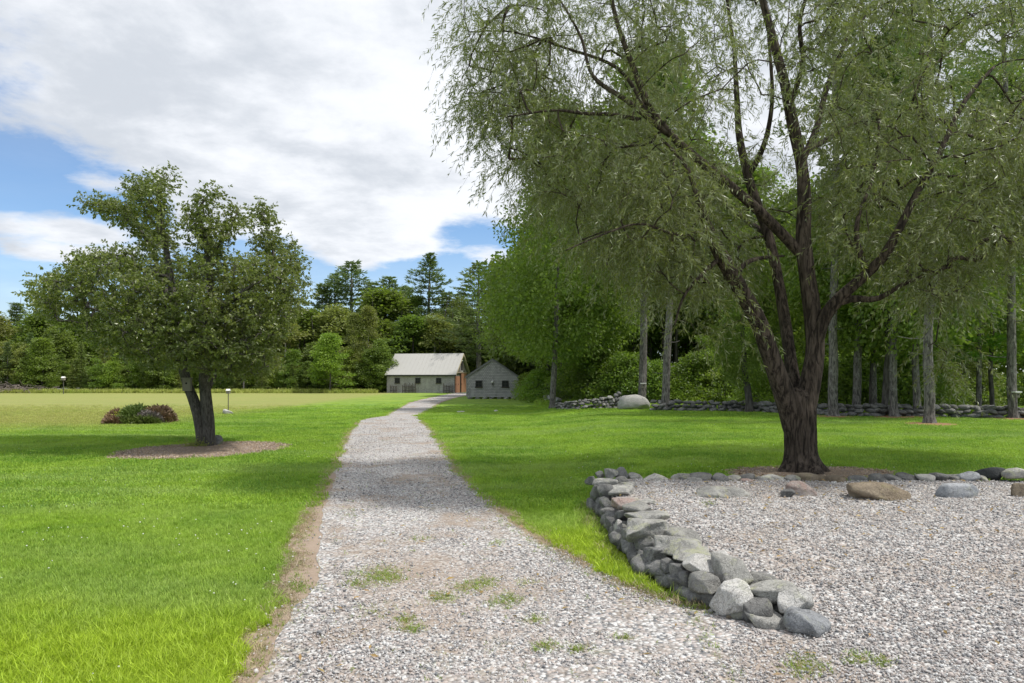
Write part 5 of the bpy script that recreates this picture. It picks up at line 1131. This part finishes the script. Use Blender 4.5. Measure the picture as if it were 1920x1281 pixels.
# distant left and middle wood: (kind, px, distance, top py, width factor, label, category, name, group)
GF = 'trees in the wood edge behind the field'
far = [
 ('far_a', -70, 86, 598, 1.2, 'broad green tree at the far left edge of the wood, partly cut off', 'tree', 'broadleaf_tree'),
 ('far_c', -10, 90, 585, 1.1, 'yellowish green tree at the left end of the wood above the brush pile', 'tree', 'broadleaf_tree'),
 ('pine_c', 32, 100, 566, 1.0, 'dark pine standing above the wood at the far left against blue sky', 'pine tree', 'pine_tree'),
 ('pine_c', 14, 84, 640, 1.0, 'young pine with a bare lower stem above the brush pile', 'pine tree', 'pine_tree'),
 ('pine_c', 57, 85, 622, .9, 'young layered pine behind the left end of the far stone wall', 'pine tree', 'pine_tree'),
 ('far_a', 78, 92, 592, 1.1, 'green broadleaf tree behind the two young layered pines at left', 'tree', 'broadleaf_tree'),
 ('birch', 78, 84, 640, .9, 'slim pale stem with a small crown left of the white bird box', 'birch tree', 'birch_tree'),
 ('far_b', 112, 88, 612, 1.1, 'dark green tree directly behind the white bird box on its post', 'tree', 'broadleaf_tree'),
 ('hem_a', 140, 84, 672, 1.25, 'hemlock with sweeping branches just right of the white bird box', 'hemlock', 'hemlock_tree'),
 ('far_a', 165, 94, 596, 1.2, 'green tree whose top meets the left side of the pear crown', 'tree', 'broadleaf_tree'),
 ('birch', 193, 85, 640, .8, 'pale slim birch stem standing left of the brown and green shrub bed', 'birch tree', 'birch_tree'),
 ('hem_a', 215, 84, 680, 1.2, 'low hemlock behind the brown and green shrub bed', 'hemlock', 'hemlock_tree'),
 ('far_b', 238, 89, 610, 1.2, 'dark tree seen through the lower left branches of the pear', 'tree', 'broadleaf_tree'),
 ('hem_b', 285, 85, 660, 1.2, 'hemlock under the pear crown, left of the gray forest trunk', 'hemlock', 'hemlock_tree'),
 ('pine_b', 308, 84, 560, .9, 'pine with a thick gray trunk seen under the pear crown', 'pine tree', 'pine_tree'),
 ('hem_a', 335, 84, 682, 1.2, 'low hemlock directly behind the pear trunk', 'hemlock', 'hemlock_tree'),
 ('far_a', 352, 93, 600, 1.3, 'green tree hidden behind the middle of the pear crown', 'tree', 'broadleaf_tree'),
 ('far_b', 418, 87, 612, 1.2, 'dark tree behind the white-capped bird feeder', 'tree', 'broadleaf_tree'),
 ('pine_b', 457, 83, 575, .7, 'pine with a slim light gray trunk right of the bird feeder', 'pine tree', 'pine_tree'),
 ('hem_a', 445, 85, 668, 1.2, 'hemlock just left of the slim light gray pine trunk', 'hemlock', 'hemlock_tree'),
 ('hem_a', 490, 83, 672, 1.2, 'low spreading hemlock right of the slim light gray pine trunk', 'hemlock', 'hemlock_tree'),
 ('far_c', 478, 92, 595, 1.3, 'olive green tree behind the right side of the pear crown', 'tree', 'broadleaf_tree'),
 ('far_c', 535, 90, 596, 1.2, 'pale green tree just right of the pear crown', 'tree', 'broadleaf_tree'),
 ('hem_a', 548, 83, 680, 1.2, 'dark low hemlock at the field edge right of the pear crown', 'hemlock', 'hemlock_tree'),
 ('far_a', 572, 95, 582, 1.1, 'yellow-green topped tree left of the bright young maple', 'tree', 'broadleaf_tree'),
 ('far_b', 592, 87, 640, 1.1, 'dark bushy tree touching the left side of the bright young maple', 'tree', 'broadleaf_tree'),
 ('young', 618, 81, 625, 1.05, 'bright green young maple with layered branches left of the barn', 'maple tree', 'maple_tree'),
 ('far_c', 632, 94, 572, 1.1, 'pale crowned tree rising behind the bright young maple', 'tree', 'broadleaf_tree'),
 ('birch', 668, 86, 590, .9, 'leaning birch with a bare reddish white stem left of the barn', 'birch tree', 'birch_tree'),
 ('birch', 688, 87, 578, .9, 'forked pale birch right of the leaning one, left of the barn', 'birch tree', 'birch_tree'),
 ('hem_b', 668, 88, 655, 1.1, 'dark hemlock near the left end of the barn', 'hemlock', 'hemlock_tree'),
 ('hem_a', 655, 83, 690, 1.2, 'low dark hemlock between the bright young maple and the barn', 'hemlock', 'hemlock_tree'),
 ('far_a', 722, 97, 548, 1.3, 'tall light green tree behind the left end of the barn roof', 'tree', 'broadleaf_tree'),
 ('far_b', 722, 94, 600, 1.3, 'dark tree just behind the left half of the barn roof', 'tree', 'broadleaf_tree'),
 ('far_a', 775, 92, 596, 1.2, 'green tree behind the middle of the barn roof', 'tree', 'broadleaf_tree'),
 ('maple_a', 778, 100, 560, 1.0, 'rounded green tree in the second row behind the barn', 'tree', 'broadleaf_tree'),
 ('far_c', 815, 93, 590, 1.1, 'olive green tree behind the right half of the barn roof', 'tree', 'broadleaf_tree'),
 ('far_b', 850, 98, 618, 1.2, 'dark tree behind the barn gable', 'tree', 'broadleaf_tree'),
 ('maple_b', 860, 98, 560, 1.0, 'large rounded tree in the second row above the barn gable', 'tree', 'broadleaf_tree'),
 ('far_b', 898, 99, 605, 1.2, 'dense green tree behind the left slope of the shed roof', 'tree', 'broadleaf_tree'),
 ('far_a', 950, 91, 585, 1.2, 'dense green tree behind the right slope of the shed roof', 'tree', 'broadleaf_tree'),
 ('pine_c', 604, 104, 530, .95, 'leftmost of the tall pines above the wood between pear and barn', 'pine tree', 'pine_tree'),
 ('pine_a', 628, 106, 510, .9, 'second tall pine from the left above the wood', 'pine tree', 'pine_tree'),
 ('pine_a', 662, 104, 488, 1.1, 'broad dark pine with a crooked tip, widest of the skyline pines', 'pine tree', 'pine_tree'),
 ('pine_c', 695, 108, 526, .9, 'skyline pine just right of the broad one with the crooked tip', 'pine tree', 'pine_tree'),
 ('pine_a', 728, 105, 516, 1.1, 'dense dark skyline pine above the left end of the barn', 'pine tree', 'pine_tree'),
 ('pine_c', 762, 108, 535, 1.0, 'short skyline pine left of the tall gappy one', 'pine tree', 'pine_tree'),
 ('pine_b', 803, 100, 474, .95, 'tallest gappy pine standing free against the sky above the barn', 'pine tree', 'pine_tree'),
 ('pine_c', 838, 104, 545, 1.1, 'low dark pine right of the tallest gappy one', 'pine tree', 'pine_tree'),
 ('pine_a', 862, 104, 548, .9, 'dark pine above the barn gable', 'pine tree', 'pine_tree'),
 ('pine_a', 900, 88, 490, 1.1, 'tall pine with long side boughs left of the willow crown', 'pine tree', 'pine_tree'),
 ('pine_c', 932, 93, 500, 1.2, 'dark pine behind the shed, next to the willow foliage', 'pine tree', 'pine_tree'),
]
KW = {'hem_a': ('low spreading', 'hemlock', 'hemlock_tree'), 'hem_b': ('tall narrow', 'hemlock', 'hemlock_tree'), 'far_b': ('dark green bushy', 'tree', 'young_tree'), 'far_c': ('olive green bushy', 'tree', 'young_tree'), 'far_a': ('mid green bushy', 'tree', 'young_tree'), 'sapling': ('bright green low', 'sapling', 'young_tree')}
ORD = ['first', 'second', 'third', 'fourth', 'fifth', 'sixth', 'seventh', 'eighth', 'ninth', 'tenth', 'eleventh', 'twelfth', 'thirteenth']; CNT = {}
fill_lb = ['bushy young tree at the foot of the wood edge, left of the pear crown', 'bushy young tree low in the wood edge behind the pear', 'bushy young tree low in the wood edge between pear and barn']
ff = random.Random(77)
for px_ in list(range(-60, 170, 24)) + list(range(180, 440, 30)) + list(range(460, 730, 24)):
    kd = ff.choice(['hem_a', 'far_b', 'far_c', 'far_a', 'sapling', 'hem_b']); zn = 'left of the pear' if px_ < 175 else 'behind the pear' if px_ < 450 else 'between pear and barn'
    CNT[(kd, zn)] = CNT.get((kd, zn), 0) + 1
    far.append((kd, px_ + ff.uniform(-7, 7), ff.uniform(83.5, 86), ff.uniform(632, 685), 1.0, f"{KW[kd][0]} young {KW[kd][1]} at the wood edge {zn}, {ORD[CNT[(kd, zn)] - 1]} from left", KW[kd][1], 'young_tree'))
for i, (kd, px, d, ty, wx, lb, ct, nm) in enumerate(far):
    if kd[:3] == 'far': wx *= 1.28
    if kd[:4] == 'pine' and d > 86: wx *= 1.45
    tree(kd, (px - 960) / FPX * d, d, top(px, 0, ty, d), lb, ct, nm, GF + (' at its foot' + ('' if px < 175 else ' behind the pear' if px < 450 else ' left of the barn') if nm == 'young_tree' else ''), wx)
# right wood: tall broadleaf trees and hemlocks behind the stone wall
GR = 'trees in the wood behind the stone wall'
right = [
 ('maple_a', 990, 78, 470, 1.0, 'green tree behind the right side of the shed', 'tree', 'broadleaf_tree', 0),
 ('maple_b', 1015, 56, 425, .9, 'tall green maple rising right of the shed at the edge of the willow crown', 'maple tree', 'maple_tree', 0),
 ('maple_a', 1070, 50, 335, .95, 'tall broad maple above the start of the stone wall', 'maple tree', 'maple_tree', 0),
 ('maple_b', 1130, 48, 210, 1.0, 'very tall tree behind the willow above the mossy wall', 'tree', 'broadleaf_tree', 0),
 ('maple_a', 1215, 50, 130, 1.0, 'tallest broadleaf tree behind the willow crown, above the big pale boulder', 'tree', 'broadleaf_tree', 0),
 ('maple_b', 1300, 52, 260, 1.1, 'broadleaf tree behind the willow between boulder and willow trunk', 'tree', 'broadleaf_tree', 0),
 ('maple_a', 1400, 50, 330, 1.1, 'broadleaf tree directly left of the willow fork', 'tree', 'broadleaf_tree', 0),
 ('maple_b', 1500, 48, 360, 1.1, 'broadleaf tree directly behind the willow trunk', 'tree', 'broadleaf_tree', 0),
 ('maple_a', 1610, 46, 330, 1.1, 'broadleaf tree behind the first pine trunks right of the willow', 'tree', 'broadleaf_tree', 0),
 ('maple_b', 1720, 46, 330, 1.1, 'broadleaf tree behind the middle pine trunks', 'tree', 'broadleaf_tree', 0),
 ('maple_a', 1830, 44, 340, 1.1, 'broadleaf tree right of the nearest pine trunk', 'tree', 'broadleaf_tree', 0),
 ('maple_b', 1940, 42, 300, 1.1, 'broadleaf tree at the right edge of the photo', 'tree', 'broadleaf_tree', 0),
 ('hem_b', 1150, 56, 600, 1.1, 'hemlock deep in the wood above the mossy wall', 'hemlock', 'hemlock_tree', 0),
 ('hem_b', 1330, 44, 590, 1.1, 'hemlock behind the dark wall, right of the pine with pale lichen', 'hemlock', 'hemlock_tree', 0),
 ('hem_a', 1690, 42, 600, 1.0, 'hemlock behind the pine trunks right of the willow', 'hemlock', 'hemlock_tree', 0),
 ('hem_b', 1840, 33, 590, 1.1, 'dark spruce-like hemlock filling the space left of the rightmost pine', 'hemlock', 'hemlock_tree', 0),
 ('hem_a', 1780, 35, 640, 1.1, 'lower dark hemlock just right of the nearest pine trunk', 'hemlock', 'hemlock_tree', 0),
 ('hem_b', 1960, 34, 570, 1.1, 'dark hemlock at the right edge behind the rightmost pine', 'hemlock', 'hemlock_tree', 0),
 ('young', 1380, 37, 590, .8, 'bright green young maple behind the dark stone wall left of the willow trunk', 'maple tree', 'maple_tree', 0),
 ('sapling', 1320, 36, 640, .9, 'light green sapling with flat layered leaves behind the dark wall', 'sapling', 'sapling', 0),
 ('sapling', 1150, 40, 640, 1.0, 'sunlit yellow-green sapling left of the pine with the nest box', 'sapling', 'sapling', 0),
 ('young', 1120, 46, 620, .9, 'bright sunlit young maple between the thin trunks above the mossy wall', 'maple tree', 'maple_tree', 0),
 ('sapling', 1015, 54, 680, .9, 'bright sapling behind the short tumbled wall', 'sapling', 'sapling', 0),
 ('sapling', 1085, 48, 670, 1.0, 'green sapling between the two thin trunks right of the shed', 'sapling', 'sapling', 0),
 ('sapling', 1625, 34, 640, .9, 'sapling between the first two pine trunks right of the willow', 'sapling', 'sapling', 0),
 ('sapling', 1700, 33, 650, .9, 'sapling seen between the middle pine trunks', 'sapling', 'sapling', 0),
 ('sapling', 1440, 34, 620, 1.0, 'sapling hugging the left side of the willow trunk behind the wall', 'sapling', 'sapling', 0),
 ('young', 1560, 36, 560, .9, 'young maple between the willow trunk and the first pine', 'maple tree', 'maple_tree', 0),
]
for kd, px, d, ty, wx, lb, ct, nm, _ in right: tree(kd, (px - 960) / FPX * d, d, top(px, 0, ty, d), lb, ct, nm, GR, wx)
# bare-stemmed pines and other single trunks on the lawn edge
GT = 'bare trunked trees along the stone wall'
tr_list = [ # base px, base py, px at y=560, width px, label, mat, height
 (1036, 766, 1048, 11, 'gray trunk standing at the left end of the mossy wall, leaning slightly', 'bark_pine', 15),
 (995, 741, 992, 8, 'left stem of the pair of trunks right of the shed', 'bark_dark', 14), (1004, 741, 1012, 8, 'right paler stem of the pair of trunks right of the shed', 'bark_pine', 14),
 (1049, 752, 1062, 7, 'slim trunk behind the leaning one at the end of the mossy wall', 'bark_pine', 14), (1106, 757, 1103, 7, 'thin trunk with a white patch behind the mossy wall', 'bark_pine', 13), (1118, 750, 1122, 6, 'thinnest trunk in the sunlit brush above the mossy wall', 'bark_dark', 13),
 (1174, 747, 1180, 7, 'slender dark trunk left of the pine with the nest box', 'bark_dark', 14), (1203, 766, 1209, 15, 'stout gray pine trunk with a nest box, rising behind the big pale boulder', 'bark_pine', 18), (1246, 771, 1260, 15, 'gray pine trunk with lichen patches right of the big pale boulder', 'bark_pine', 18),
 (1404, 774, 1400, 13, 'short leafy trunk with sprouts at the wall left of the willow', 'bark_dark', 8),
 (1563, 783, 1561, 17, 'straight gray pine trunk directly right of the willow', 'bark_pine', 18), (1604, 779, 1608, 15, 'second gray pine trunk right of the willow, slightly bent', 'bark_pine', 18), (1634, 776, 1636, 6, 'thin dark stem between the second and third pine right of the willow', 'bark_dark', 15), (1657, 781, 1668, 12, 'dark leaning trunk touching the third pine right of the willow', 'bark_dark', 15),
 (1677, 784, 1676, 14, 'third gray pine trunk right of the willow, ringed with knots', 'bark_pine', 18), (1721, 783, 1716, 13, 'fourth gray pine trunk right of the willow', 'bark_pine', 18), (1743, 797, 1747, 18, 'nearest pine trunk on the lawn, standing forward of the others', 'bark_pine', 17), (1902, 787, 1893, 16, 'rightmost gray pine trunk with a small white-topped box', 'bark_pine', 18), (1860, 775, 1856, 8, 'slim dark trunk in the hemlocks left of the rightmost pine', 'bark_dark', 15)]
tpos = []
for i, (px, py, pxt, w, lb, bk, h) in enumerate(tr_list):
    g = G(px, py); d = g.y; rad = w / 2 / FPX * d; h = h * (1 if d > 30 else .9)
    rt = empty('pine_tree' if bk == 'bark_pine' else 'broadleaf_tree', (g.x, g.y, g.z - .03)); tag(rt, lb, 'pine tree' if bk == 'bark_pine' else 'tree', GT)
    lean = (pxt - px) / FPX * d / ((py - 560) / FPX * d)
    rs = np.random.default_rng(300 + i); zz = np.linspace(-.1, h, 16); wv = np.cumsum(rs.normal(0, .03, 16)); wv -= wv[0]
    pts = np.stack([lean * zz * (1 - .3 * zz / h) + wv, np.cumsum(rs.normal(0, .03, 16)), zz], -1); rd = rad * (1 - .72 * (zz / h)); pts, rd = resample(pts, rd, .22)
    fl3 = lambda A, Z: np.clip((.4 - Z) / .4, 0, 1.2) ** 2 * (.50 + .25 * np.sin(A * 3 + .7))
    rough_tube(pts, rd, 22, 90 + i, .07, 12, fl3).build('trunk', M[bk], rt, smooth=True)
    key = 'tall' if bk == 'bark_pine' and px > 1190 else 'maple_a'; tm, cm_ = PROTO[key]
    o = bpy.data.objects.new('crown', cm_); COL.objects.link(o); o.parent = rt; s = h / HT[key]; o.scale = (s * (.8 if h > 10 else .6), s * (.8 if h > 10 else .6), s * 1.02); o.rotation_euler = (0, 0, rs.random() * 6.28); o.location = (lean * h * .45, 0, 0); o['kind'] = 'stuff'
    # dead branch stubs
    if w > 12 and h > 10:
        for q in range(7):
            z_ = rs.uniform(1.6, 6); a = rs.random() * 6.28; c = np.array([np.interp(z_, pts[:, 2], pts[:, 0]), np.interp(z_, pts[:, 2], pts[:, 1]), z_]); l = rs.uniform(.25, .9)
            mb = MB(); mb.tube([c, c + np.array([math.cos(a) * l * .6, math.sin(a) * l * .6, .02]), c + np.array([math.cos(a) * l, math.sin(a) * l, .12 * l])], [.022, .014, .006], 4); mb.build('stub', M[bk], rt)
    tpos.append((g, rad))
    if py > 770 and px > 1500 and w > 10: 
        gx, gy = g.x, g.y; f_ = lambda x, y, gx=gx, gy=gy: np.sqrt(((x - gx) / .75) ** 2 + ((y - gy) / .7) ** 2) + .3 * (fbm(x * 3, y * 3, 2) - .5)
        disc_sheet('needle_litter', M['needles'], gx, gy, f_, 2, .03)
def nestbox(px, py, gi, lb, w=.17, h=.22, white=False):
    g, rad = tpos[gi]; d = g.y - rad - .09; p = P(px, py, d); rt = empty('nest_box', p); tag(rt, lb, 'nest box')
    mb = MB(); mb.box(-w / 2, w / 2, -.07, .08, -h / 2, h / 2); mb.build('box', M['nestbox'], rt)
    mb = MB(); mb.box(-w / 2 - .05, w / 2 + .05, -.11, .08, h / 2 + .002, h / 2 + .05); mb.build('lid', M['white'], rt)
    mb = MB(); mb.tube([[0, -.0715, .02], [0, -.074, .02]], .025, 10); mb.build('entrance_hole', M['dark'], rt)
nestbox(1206, 724, 7, 'gray nest box with a pale lid on the stout pine behind the big boulder', .16, .2)
nestbox(1906, 741, 17, 'small white-lidded box on the rightmost pine trunk', .12, .16, True)
# bright drooping pine bough left of the rightmost pine: a young white pine with soft light needles
PROTO['soft_pine'] = None
tm, cm_ = conifer(777, 9, 6.5, 2.6, .26, .11, kind='pine', nper=46); tm.materials.append(M['bark_pine']); cm_.materials.append(leaf_mat('soft_pine_needle', (.09, .20, .025), (.15, .28, .035), trans=.2)); PROTO['soft_pine'] = (tm, cm_); HT['soft_pine'] = 9
for px, d, ty, lb in ((1835, 27, 430, 'young white pine with soft bright green boughs left of the rightmost pine'), (1640, 27, 440, 'young white pine with bright green low boughs above the second pine trunk')):
    tree('soft_pine', (px - 960) / FPX * d, d, top(px, 0, ty, d), lb, 'pine tree', 'pine_tree', GR, 1.0)
# shrubs behind the walls
GS = 'shrubs growing behind the stone walls'
sh = [(1015, 47, 'lime green shrub behind the short tumbled wall', 'shrub_b', 1.3), (1062, 40, 'dark bush at the left end of the mossy wall', 'shrub', 1.0), (1085, 41, 'green bush behind the left part of the mossy wall', 'shrub', 1.2), (1120, 38, 'leafy bush behind the middle of the mossy wall', 'shrub', 1.4), (1150, 37, 'bright bush where the mossy wall starts to rise', 'shrub_b', 1.5), (1180, 35.5, 'green bush just left of the big pale boulder', 'shrub', 1.3), (1228, 35, 'bush between the two stout pine trunks', 'shrub', 1.1), (1275, 34, 'low bush right of the pine with pale lichen', 'shrub_b', .9), (1310, 34.5, 'bush behind the dark wall below the layered sapling', 'shrub', 1.3), (1350, 34, 'pale leafed bush behind the middle of the dark wall', 'shrub_b', 1.2), (1385, 33, 'bush against the short leafy trunk', 'shrub', 1.0), (1430, 30, 'bright bush at the wall just left of the willow trunk', 'shrub_b', 1.1), (1470, 31, 'bush hidden partly by the willow trunk', 'shrub', 1.2), (1540, 30, 'bush at the foot of the first pine right of the willow', 'shrub', 1.0), (1590, 31, 'bush between the first and second pine right of the willow', 'shrub', 1.2), (1640, 31, 'bush behind the dark leaning trunk', 'shrub', 1.2), (1700, 30, 'bush behind the wall between the third and fourth pine', 'shrub', 1.2), (1760, 31, 'bush behind the nearest pine trunk', 'shrub', 1.0), (992, 52, 'small bush at the foot of the pair of trunks', 'shrub', 1.0), (990, 63, 'green bush just right of the shed', 'shrub_b', 1.6)]
for px, d, lb, kd, sc_ in sh: tree(kd, (px - 960) / FPX * d, d, HT[kd] * sc_, lb, 'shrub', 'shrub', GS, 1.0)
# the wood's interior and depths: one mass nobody could count
def mass(name, label, boxes, n, ll, seed, mat):
    r_ = np.random.default_rng(seed); Vs = []; Qs = []; nn = 0; mb = MB()
    for (x0, y0, x1, y1, thick, zlo, zhi, share) in boxes:
        m_ = int(n * share); t = r_.random(m_); x = x0 + (x1 - x0) * t; y = y0 + (y1 - y0) * t + r_.random(m_) * thick
        tp_ = zhi * (.72 + .5 * fbm(x * .22 + 3, y * .1, 3)); z = zlo + (tp_ - zlo) * r_.random(m_) ** .85
        c = np.stack([x, y, z], -1); k = noise3(c, .5, seed, 2) + r_.normal(0, .25, m_) > -.35; c = c[k]
        s_ = ll * r_.uniform(.6, 1.4, len(c)); V, Q = leaves(c, r_.normal(size=c.shape), s_, s_ * .7, r_, .1); mb.add(V, Q)
    return tag(mb.build(name, M[mat]), label, 'wood', kind='stuff')
mass('distant_wood', 'dense dark green wood filling the depth behind the field edge trees', [(-90, 97, 10, 95, 14, 0, 9.5, 1.0)], 80000, .60, 41, 'l_green')
mass('wood_interior', 'shady green depth of the wood behind the right hand trunks', [(-2, 62, 6, 56, 8, 0, 12, .2), (4, 56, 70, 46, 9, 0, 13, .8)], 130000, .42, 42, 'l_dark')
mass('undergrowth_mass', 'sunlit leafy undergrowth filling the ground between the trunks behind the stone walls', [(2.5, 46, 10, 39, 4, 0, 2.4, .35), (10, 38, 34, 32, 4, 0, 2.0, .65)], 30000, .16, 43, 'l_green')
mb = MB(); rs = np.random.default_rng(9)
for k in range(120):
    t = rs.random(); x_ = -80 + 90 * t if k < 60 else 2 + 45 * rs.random(); y_ = rs.uniform(92, 104) if k < 60 else rs.uniform(45, 56); h = rs.uniform(9, 14); q = rs.uniform(.06, .14)
    mb.tube([[x_, y_, -.2], [x_ + rs.normal(0, .3), y_, h * .5], [x_ + rs.normal(0, .6), y_, h]], [q, q * .8, q * .3], 6, False)
tag(mb.build('distant_trunk_mass', M['bark_dark']), 'many slim trunks crowding in the depth of the wood', 'wood', kind='stuff')

# ------------------------------------------------------------------ shrub bed in the field
g = G(250, 797); rt = empty('juniper_shrub', (g.x - .12, g.y + .8, 0)); rt.scale = (.88, .9, 1.0); tag(rt, 'low spreading juniper, half dead reddish brown, half green, in the field', 'shrub')
jr = np.random.default_rng(55)
def jun(n, cx, cy, rx, ry, h, seed):
    r_ = np.random.default_rng(seed); a = r_.random(n) * 6.28; q = np.sqrt(r_.random(n)); x = cx + rx * q * np.cos(a); y = cy + ry * q * np.sin(a); zt = h * (1 - .75 * q ** 3) * (.75 + .4 * fbm(x * 2.5 + 5, y * 2.5, 3)); z = zt * r_.random(n) ** .5
    d = np.stack([np.cos(a) * q, np.sin(a) * q, .5 + 0 * a], -1) + r_.normal(0, .45, (n, 3)); s_ = .13 * r_.uniform(.6, 1.4, n); return leaves(np.stack([x, y, z], -1), d, s_, s_ * .35, r_, .1)
jm = {k: leaf_mat('juniper_' + k, a, b, trans=.1, objvar=0) for k, a, b in (('red', (.12, .075, .05), (.21, .14, .09)), ('grey', (.12, .11, .11), (.19, .17, .165)), ('green', (.06, .10, .02), (.12, .17, .04)), ('lime', (.20, .24, .02), (.30, .33, .03)))}
for nm, mt, n, cx_, cy_, rx, ry, h in (('dead_branch_mass', 'red', 3600, .40, .35, .75, .7, .60), ('bare_twig_mass', 'grey', 2600, .35, -.25, .6, .5, .42), ('green_branch_mass', 'green', 4600, -.25, .0, .65, .75, .66), ('green_branch_mass', 'green', 2400, .25, -.55, .75, .35, .28), ('dead_branch_mass', 'red', 2600, -.95, 0, .5, .6, .45), ('lime_branch_mass', 'lime', 500, -.75, -.35, .28, .2, .36), ('bare_twig_mass', 'red', 1500, -.75, -.5, .5, .35, .26)):
    V, Q = jun(n, cx_, cy_, rx, ry, h, int(jr.integers(1e6))); o = obj(nm, mesh_np(nm, V, Q), jm[mt], rt); o['kind'] = 'stuff'
# rough growth along the far field edge and the walls
x = rng.uniform(-70, -16.2, 5000); y = 81.5 + rng.normal(0, .5, 5000) + .0 * x
rough = [proto('rough_tuft', tuft_mesh(s + 60, 16, .25, .5, .05, .8), M['blade']) for s in range(3)]
xa = rng.uniform(1.5, 26, 5000); ya = np.interp(xa, [1.5, 4, 6.5, 11, 19, 26], [42, 34, 31.5, 29.5, 26.5, 25]) + rng.normal(1.2, 1.0, 5000)
x = np.concatenate([x, xa]); y = np.concatenate([y, ya]); s = rng.uniform(.4, 1.1, len(x)) * np.where(y > 60, 1, .55)
scatter('rough_edge_growth', place(x, y), rots(len(x), .3), np.stack([s, s, s], -1), rough, 'rough uncut growth along the edge of the field and behind the walls', 'undergrowth')
print('objects', len(bpy.data.objects), 'tris', sum(len(o.data.polygons) for o in bpy.data.objects if o.type == 'MESH'))
